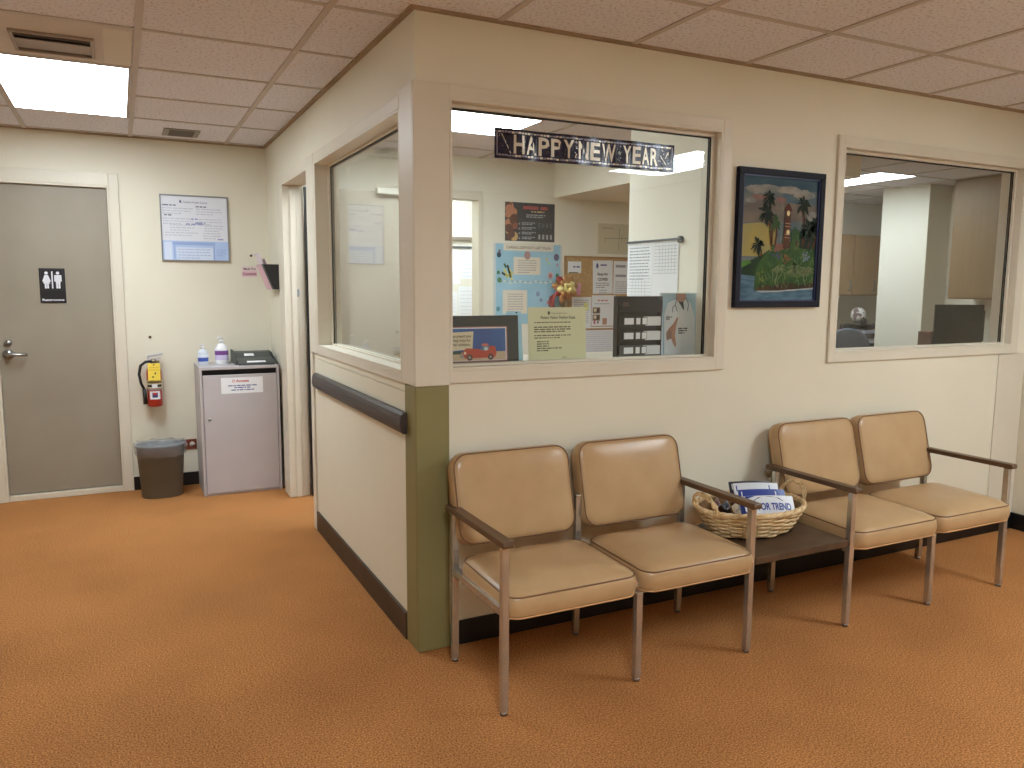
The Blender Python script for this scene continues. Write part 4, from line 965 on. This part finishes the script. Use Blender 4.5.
MB().box(2.320, OB-.018, 1.085, 2.336, OB-.001, 1.706).box(3.299, OB-.018, 1.085, 3.315, OB-.001, 1.706).box(2.336, OB-.018, 1.690, 3.299, OB-.001, 1.706).box(2.336, OB-.018, 1.085, 3.299, OB-.001, 1.10).build('frame', M_cf, cb2)
yc = OB-.0135; GP = 'papers pinned to the cork board'
back_sheet(2.352, 1.565, 2.480, 1.660, M_paper, 'small white card pinned top left on the cork board', lambda s_: s_.greek(.05, .115, .045, .012, M_inkb).rect(.01, .0, .1, .006, M_ink), 'note_card', 'note card', GP, yc)
back_sheet(2.415, 1.380, 2.480, 1.480, mat('pink_note_paper', (232, 160, 190), .7), 'pink sticky note behind the gold ribbon bow on the cork board', lambda s_: s_.greek(.012, .05, .06, .006, M_inkg), 'sticky_note', 'sticky note', GP, yc)
def d_flyer(s_):
    w, h = s_.w, s_.h
    s_.ell(.045, h-.045, .012, .022, M_inkb, 1).greek(.075, w-.05, h-.045, .012, M_inkb).text('Stop for', w/2, h-.125, .022, M_ink, 2, 'c', width=w*.55, bold=.03).text('COVID', w/2, h-.170, .022, M_ink, 2, 'c', width=w*.50, bold=.04)
    s_.para(.03, w-.03, h-.195, 3, .018, .008, M_inkg).para(.06, w-.06, h-.255, 5, .02, .006, M_inkg)
back_sheet(2.600, 1.392, 2.800, 1.672, M_paper, 'white flyer with a bold black heading on the cork board', d_flyer, 'flyer', 'flyer', GP, yc, .02)
def d_text(s_): s_.greek(.02, s_.w-.02, s_.h-.055, .022, M_inkg).greek(.02, s_.w-.02, s_.h-.135, .020, M_inkg).para(.02, s_.w-.02, s_.h-.18, 6, .018, .006, M_inkg)
back_sheet(2.806, 1.392, 3.02, 1.672, M_paper, 'white sheet right of the bold flyer, partly behind the partition papers', d_text, 'paper_sheet', 'paper sheet', GP, yc)
def d_grey(s_): s_.para(.02, s_.w-.02, s_.h-.03, 13, .017, .005, M_inkg)
back_sheet(2.395, 1.100, 2.585, 1.365, M_paper, 'white sheet pinned under the pink note on the cork board', d_grey, 'paper_sheet', 'paper sheet', GP, yc-.001)
def d_photo(s_):
    w, h = s_.w, s_.h
    s_.greek(.06, w-.08, h-.05, .012, mat('print_rose', (206, 120, 120), .7)).greek(.03, w-.06, h-.075, .006, M_inkg)
    for k, c in enumerate((.175, .115)): s_.rect(.01, h-c-.04, .085, h-c+.012, mat('photo_brown', (130, 100, 76), .6), 1).ell(.035, h-c-.01, .016, .016, mat('photo_cream', (220, 206, 180), .6), 2).ell(.062, h-c-.016, .013, .016, mat('photo_dark', (70, 56, 50), .6), 2)
    s_.rect(.110, .01, .155, .065, mat('photo_pink', (190, 140, 120), .6), 1).ell(.03, .03, .012, .016, mat('print_rose'), 1).ell(.065, .03, .010, .012, mat('photo_brown'), 1)
back_sheet(2.590, 1.120, 2.830, 1.380, M_paper, 'sheet with small brown photos below the bold flyer on the cork board', d_photo, 'photo_sheet', 'paper sheet', GP, yc-.002)
back_sheet(2.510, 1.255, 2.555, 1.315, mat('yellow_note_paper', (226, 226, 150), .7), 'yellow sticky note beside the sheet of photos', lambda s_: s_.greek(.006, .036, .03, .004, M_inkg), 'sticky_note', 'sticky note', GP, yc-.004)
back_sheet(2.49, .85, 2.83, 1.112, M_paper, 'large white schedule sheet at the bottom of the cork board', lambda s_: s_.para(.03, s_.w-.02, s_.h-.03, 12, .018, .006, mat('lavender_ink', (190, 192, 214), .7)), 'paper_sheet', 'paper sheet', GP, yc-.003)
def d_diag(s_):
    D_ = mat('diagram_ink', (130, 120, 110), .7)
    s_.greek(.04, .15, s_.h-.04, .006, D_).line(.07, .13, .32, .14, .004, D_).line(.07, .10, .07, .14, .004, D_).line(.21, .04, .215, .22, .004, D_).line(.24, .11, .24, .17, .003, D_)
back_sheet(2.650, 1.730, 3.00, 1.985, mat('diagram_paper', (206, 198, 172), .7), 'cream diagram sheet on the wall above the cork board', d_diag)
# ribbon bow ornament
rb = thing('ribbon_bow', (2.285, OB-.07, 1.38), 'gold and red ribbon bow on a stick before the cork board', 'ribbon bow')
M_gold = mat('ribbon_gold', (186, 134, 84), .35, .5); M_rred = mat('ribbon_red', (150, 50, 46), .35, .2); M_cg = mat('ribbon_pale', (240, 224, 150), .35, .3)
cx, cy, cz = 2.285, OB-.09, 1.440
k = 0
def petal(mb, a, r0, r1, wd, y0, bulge):
    """one folded ribbon loop: a cupped leaf-shaped surface with thickness"""
    dx, dz = math.cos(a), math.sin(a); vs = []; fs = []
    for lay in (0, .004):
        for i in range(7):
            t = i/6; r_ = r0+(r1-r0)*t; wv = wd*math.sin(math.pi*(.12+.80*t))
            for j in (-1, 0, 1):
                yy = y0-bulge*math.sin(math.pi*t*.8)+abs(j)*.012+lay
                vs.append((cx+dx*r_-dz*wv*j, yy, cz+dz*r_+dx*wv*j))
    for i in range(6):
        for j in range(2):
            p = i*3+j; fs.append((p, p+1, p+4, p+3)); fs.append((21+p, 21+p+3, 21+p+4, 21+p+1))
        for (p, q) in ((i*3, i*3+3), (i*3+2, i*3+5)): fs.append((p, q, 21+q, 21+p))
    fs += [(0, 21, 22, 1), (1, 22, 23, 2), (18, 19, 40, 39), (19, 20, 41, 40)]
    mb.add(vs, fs, 0, True)
for ring, (r_, n_, wd, yo) in enumerate(((.125, 9, .038, .0), (.085, 7, .034, -.022), (.048, 5, .024, -.044))):
    for j in range(n_):
        a = 2*math.pi*j/n_+ring*.4+.2; mb = MB(); petal(mb, a, .004, r_*random.uniform(.85, 1.1), wd, cy+yo, .020)
        m_ = (M_rred if .45*math.pi < a % (2*math.pi) < 1.45*math.pi and j % 2 else M_gold) if ring == 0 else (M_gold if ring == 1 and j % 3 else M_cg)
        mb.build('loop', m_, rb); k += 1
mb = MB().tube([(cx-.06, cy+.02, cz-.03), (cx-.115, cy+.015, cz-.08), (cx-.12, cy+.02, cz-.15), (cx-.07, cy+.02, cz-.17)], [.02, .042, .038, .012], 10, flat=.35); mb.build('ribbon_tail', M_rred, rb)
MB().cyl((cx+.015, cy+.030, cz-.04), (cx+.018, cy+.035, 1.20), .022, 10).build('stem', mat('stem_olive', (130, 110, 62), .5), rb)
MB().box(cx-.02, cy+.015, 1.22, cx+.04, OB-.019, 1.25).build('wall_bracket', mat('stem_olive'), rb)

# far room seen through the office doorway
y4 = 4.199
o = MB().box(1.55, y4-.03, 1.885, 2.35, y4, 1.915).build('wall_ledge', mat('ledge_grey', (130, 118, 106), .5)); rebase(o, (1.9, y4, 1.885)); tag(o, 'narrow grey wall ledge in the room beyond the office doorway', 'ledge')
def d_f(s_): s_.para(.02, s_.w-.02, s_.h-.05, 7, .036, .006, mat('faint_ink', (200, 202, 212), .8))
for (x0, z0, x1, z1, lab, nm) in ((1.66, 1.47, 1.93, 1.80, 'upper left white sheet in the room beyond the office doorway', 'a'), (1.94, 1.52, 2.14, 1.81, 'upper right white sheet in the room beyond the office doorway', 'b'), (1.70, 1.05, 1.90, 1.40, 'lower left white sheet in the room beyond the office doorway', 'c'), (1.91, 1.02, 2.12, 1.45, 'lower right white sheet in the room beyond the office doorway', 'd')):
    back_sheet(x0, z0, x1, z1, M_paper, lab, d_f, 'paper_sheet', 'paper sheet', 'papers in the far room', y4-.002)
o = MB().box(1.5, y4-.018, 1.815, 2.35, y4-.001, 1.828).build('paper_rail', mat('rail_grey')); rebase(o, (1.9, y4, 1.815)); tag(o, 'thin grey paper rail in the room beyond the office doorway', 'paper rail')

# ------------------------------------------------------------------ second office (right window)
M_oak = wood('maple', (134, 106, 70), (143, 115, 78), .45, 'z'); M_oakd = wood('oak', (166, 126, 72), (176, 136, 80), .45, 'z')
c1 = thing('wall_cabinet', (6.05, 1.4, 1.362), 'light maple wall cabinet right of the office column', 'wall cabinet')
MB().box(5.875, .75, 1.362, 6.2495, 1.945, 2.4385).build('cabinet_body', M_oak, c1, bevel=.002)
MB().box(5.853, 1.345, 1.372, 5.873, 1.930, 2.425).build('door', M_oak, c1, bevel=.002); MB().box(5.853, .775, 1.372, 5.873, 1.335, 2.425).build('door', M_oak, c1, bevel=.002)
c2 = thing('wall_cabinet', (6.3, 3.55, 1.378), 'two-door oak wall cabinet above the blue office chair', 'wall cabinet')
MB().box(5.62, 3.42, 1.378, 7.05, 3.7495, 2.045).build('cabinet_body', M_oakd, c2, bevel=.002)
for (xa, xb, hx) in ((5.63, 6.325, 6.28), (6.340, 7.04, 6.66)):
    dd = MB().box(xa, 3.398, 1.386, xb, 3.418, 2.038).build('door', M_oakd, c2, bevel=.002)
    MB().tube([(hx, 3.397, 1.43), (hx, 3.375, 1.44), (hx, 3.375, 1.53), (hx, 3.397, 1.54)], .006, 8).build('handle', M_steel, dd)
M_dsk = mat('desk_top', (150, 132, 110), .5); M_dk = mat('desk_dark', (70, 70, 74), .5)
d_ = thing('desk', (6.3, 3.4, 0), 'office desk under the oak wall cabinet', 'desk')
MB().box(5.6, 3.05, .715, 7.1, 3.74, .745).build('desk_top', M_dsk, d_, bevel=.002)
MB().box(5.62, 3.10, 0, 5.65, 3.72, .7145).build('side_panel', M_dk, d_); MB().box(7.05, 3.10, 0, 7.08, 3.72, .7145).build('side_panel', M_dk, d_)
d2_ = thing('desk', (5.5, 1.2, 0), 'office desk under the maple wall cabinet holding the monitor', 'desk')
MB().box(4.75, .55, .715, 6.24, 1.98, .745).build('desk_top', M_dsk, d2_, bevel=.002)
MB().box(4.78, .58, 0, 4.81, 1.95, .7145).build('side_panel', M_dk, d2_); MB().box(6.15, .58, 0, 6.18, 1.95, .7145).build('side_panel', M_dk, d2_)
# monitor
mo = thing('computer_monitor', (5.06, 1.28, .745), 'dark computer monitor under the maple wall cabinet', 'monitor')
Mm = Matrix.Translation((5.11, 1.28, 0)) @ Matrix.Rotation(math.radians(-33), 4, 'Z')
M_scr = mat('screen_black', (9, 9, 10), .45, spec=.15); M_bez = mat('monitor_black', (18, 19, 20), .5, spec=.2)
MB(Mm).box(-.205, -.012, .985, .165, .022, 1.325).prism([(-.10, .022), (.18, .0), (.185, .03), (.10, .07), (-.06, .07)], 'z', 1.03, 1.28).build('casing', M_bez, mo, bevel=.004)
MB(Mm).box(-.197, -.0135, 1.000, .157, -.0125, 1.318).build('screen', M_scr, mo)
MB(Mm).box(-.03, .025, .76, .03, .05, 1.06).build('stand', M_bez, mo); MB(Mm).box(-.12, -.07, .7455, .12, .11, .760).build('base', M_bez, mo, bevel=.003)
o = MB().box(5.22, 1.62, .7455, 5.36, 1.74, 1.085).build('box', noisy('box_brown', (104, 70, 56), (116, 80, 64), 8, .7), bevel=.003); rebase(o, (5.29, 1.68, .7455)); tag(o, 'brown box standing left of the dark monitor', 'box')
px2 = 6.249
for i, (ya, yb_, za, zb, lab) in enumerate(((1.72, 1.30, 1.03, 1.345, 'white sheet on the wall under the maple cabinet, behind the monitor'), (1.285, 1.02, 1.03, 1.34, 'white sheet on the wall under the maple cabinet, right of the monitor'))):
    s_ = Sheet((px2, ya, za), (0, -1, 0), (0, 0, 1), ya-yb_, zb-za, .001).base(M_paper); s_.para(.03, s_.w-.03, s_.h-.04, 8, .03, .006, M_inkg); s_.ell(.03, s_.h-.02, .008, .008, M_red, 1)
    o = s_.build('paper_sheet'); rebase(o, (px2, (ya+yb_)/2, za)); tag(o, lab, 'paper sheet', 'papers under the maple cabinet')
o = MB().box(5.95, 1.00, .7455, 6.20, 1.32, 1.02).build('binder', noisy('binder_blue', (66, 76, 104), (78, 88, 116), 10, .6), bevel=.004); rebase(o, (6.07, 1.16, .7455)); tag(o, 'dull blue binder beside the dark monitor', 'binder')
# office chair
oc = thing('office_chair', (5.42, 2.76, 0), 'blue grey office chair with a rounded back behind the second window', 'office chair')
M_oc = noisy('chair_fabric', (74, 84, 100), (86, 96, 112), 60, .8, 3)
Mo = Matrix.Translation((5.42, 2.76, 0)) @ Matrix.Rotation(math.radians(-28), 4, 'Z')
out = []
for k in range(25):
    t = math.pi*k/24; out.append((.215*math.cos(t), .85+.22*math.sin(t)**.8))
out += [(-.21, .60), (.21, .60)]
MB(Mo).prism(out, 'y', -.26, -.20).build('backrest', M_oc, oc, bevel=.02, seg=3)
MB(Mo).box(-.24, -.22, .44, .24, .24, .51).build('seat', M_oc, oc, bevel=.025, seg=3)
MB(Mo).box(-.03, -.215, .40, .03, -.195, .64).build('back_support', M_dark, oc)
MB(Mo).cyl((0, 0, .08), (0, 0, .439), .025, 14).build('gas_stem', M_dark, oc)
for k in range(5):
    a = 2*math.pi*k/5; q = MB(Mo).cyl((0, 0, .09), (.27*math.cos(a), .27*math.sin(a), .065), .018, 10).build('leg', M_dark, oc)
    MB(Mo).cyl((.27*math.cos(a)-.012, .27*math.sin(a), .026), (.27*math.cos(a)+.012, .27*math.sin(a), .026), .026, 14).build('caster', M_dark, q)
# clutter on the back desk
dt = thing('desk_organizer', (6.55, 3.25, .745), 'black stepped desk organizer with papers on the back desk', 'desk organizer')
for k in range(4):
    z = .746+k*.105
    sh_ = MB().box(6.12, 3.10, z, 6.75, 3.344, z+.012)
    if k < 3: sh_.box(6.12, 3.32, z+.012, 6.14, 3.36, z+.104).box(6.73, 3.10, z+.012, 6.75, 3.36, z+.104)
    sh_.build('shelf', M_dark, dt)
MB().box(6.141, 3.345, .7585, 6.729, 3.359, 1.055).build('back_panel', M_dark, dt)
for k in range(3):
    z = .7585+k*.105
    o = MB().box(6.20, 3.09, z, 6.70, 3.31, z+.035).build('paper_stack', mat('stack_blue', (190, 198, 214), .7)); rebase(o, (6.45, 3.2, z)); tag(o, 'pale paper stack on the %s shelf of the black desk organizer' % ('bottom', 'second', 'third')[k], 'paper stack', 'papers in the desk organizer')
gb = thing('desk_ornament', (6.21, 3.2, 1.0738), 'round white patterned ornament on the black desk organizer', 'ornament')
b = MB(); rr = .078; prof = [(max(.004, rr*math.sin(math.pi*k/12)), .02+rr-rr*math.cos(math.pi*k/12)) for k in range(13)]
MB().lathe(prof, (6.21, 3.2, 1.0738), 20).build('ball', noisy('ball_patches', (236, 232, 230), (120, 96, 96), 26, .4, 1, lo=.5, hi=.56), gb); MB().cyl((6.21, 3.2, 1.0737), (6.30, 3.2, 1.10), .05, 16).build('base', M_dark, gb)
o = MB().box(5.75, 3.70, 1.22, 6.25, 3.7495, 1.30).build('lamp_strip', M_dark, bevel=.003); rebase(o, (6.0, 3.74, 1.22)); tag(o, 'dark strip on the wall under the oak cabinet', 'strip')

# ------------------------------------------------------------------ camera and view
f_, pitch, yaw, roll = 785.218, .121722675, .46182975, .00609748642
pos = Vector((-1.00122367, -2.81880450, 1.43746932))
fw = Vector((math.sin(yaw)*math.cos(pitch), math.cos(yaw)*math.cos(pitch), -math.sin(pitch)))
r_ = Vector((math.cos(yaw), -math.sin(yaw), 0)); u_ = r_.cross(fw)
r2 = math.cos(roll)*r_+math.sin(roll)*u_; u2 = -math.sin(roll)*r_+math.cos(roll)*u_
cam = bpy.data.cameras.new('camera'); cam.sensor_width = 36; cam.lens = f_/1024*36; cam.clip_start = .02
co = bpy.data.objects.new('camera', cam); COL.objects.link(co)
co.matrix_world = Matrix(((r2.x, u2.x, -fw.x, pos.x), (r2.y, u2.y, -fw.y, pos.y), (r2.z, u2.z, -fw.z, pos.z), (0, 0, 0, 1)))
S.camera = co
w = bpy.data.worlds.new('world'); S.world = w; w.use_nodes = True
w.node_tree.nodes['Background'].inputs['Color'].default_value = (.02, .02, .02, 1)
S.view_settings.view_transform = 'Standard'; S.view_settings.look = 'None'; S.view_settings.gamma = 1; S.view_settings.use_curve_mapping = False
S.view_settings.exposure = 0.
S.cycles.max_bounces = 10; S.cycles.diffuse_bounces = 5; S.cycles.transparent_max_bounces = 16
S.cycles.use_denoising = True
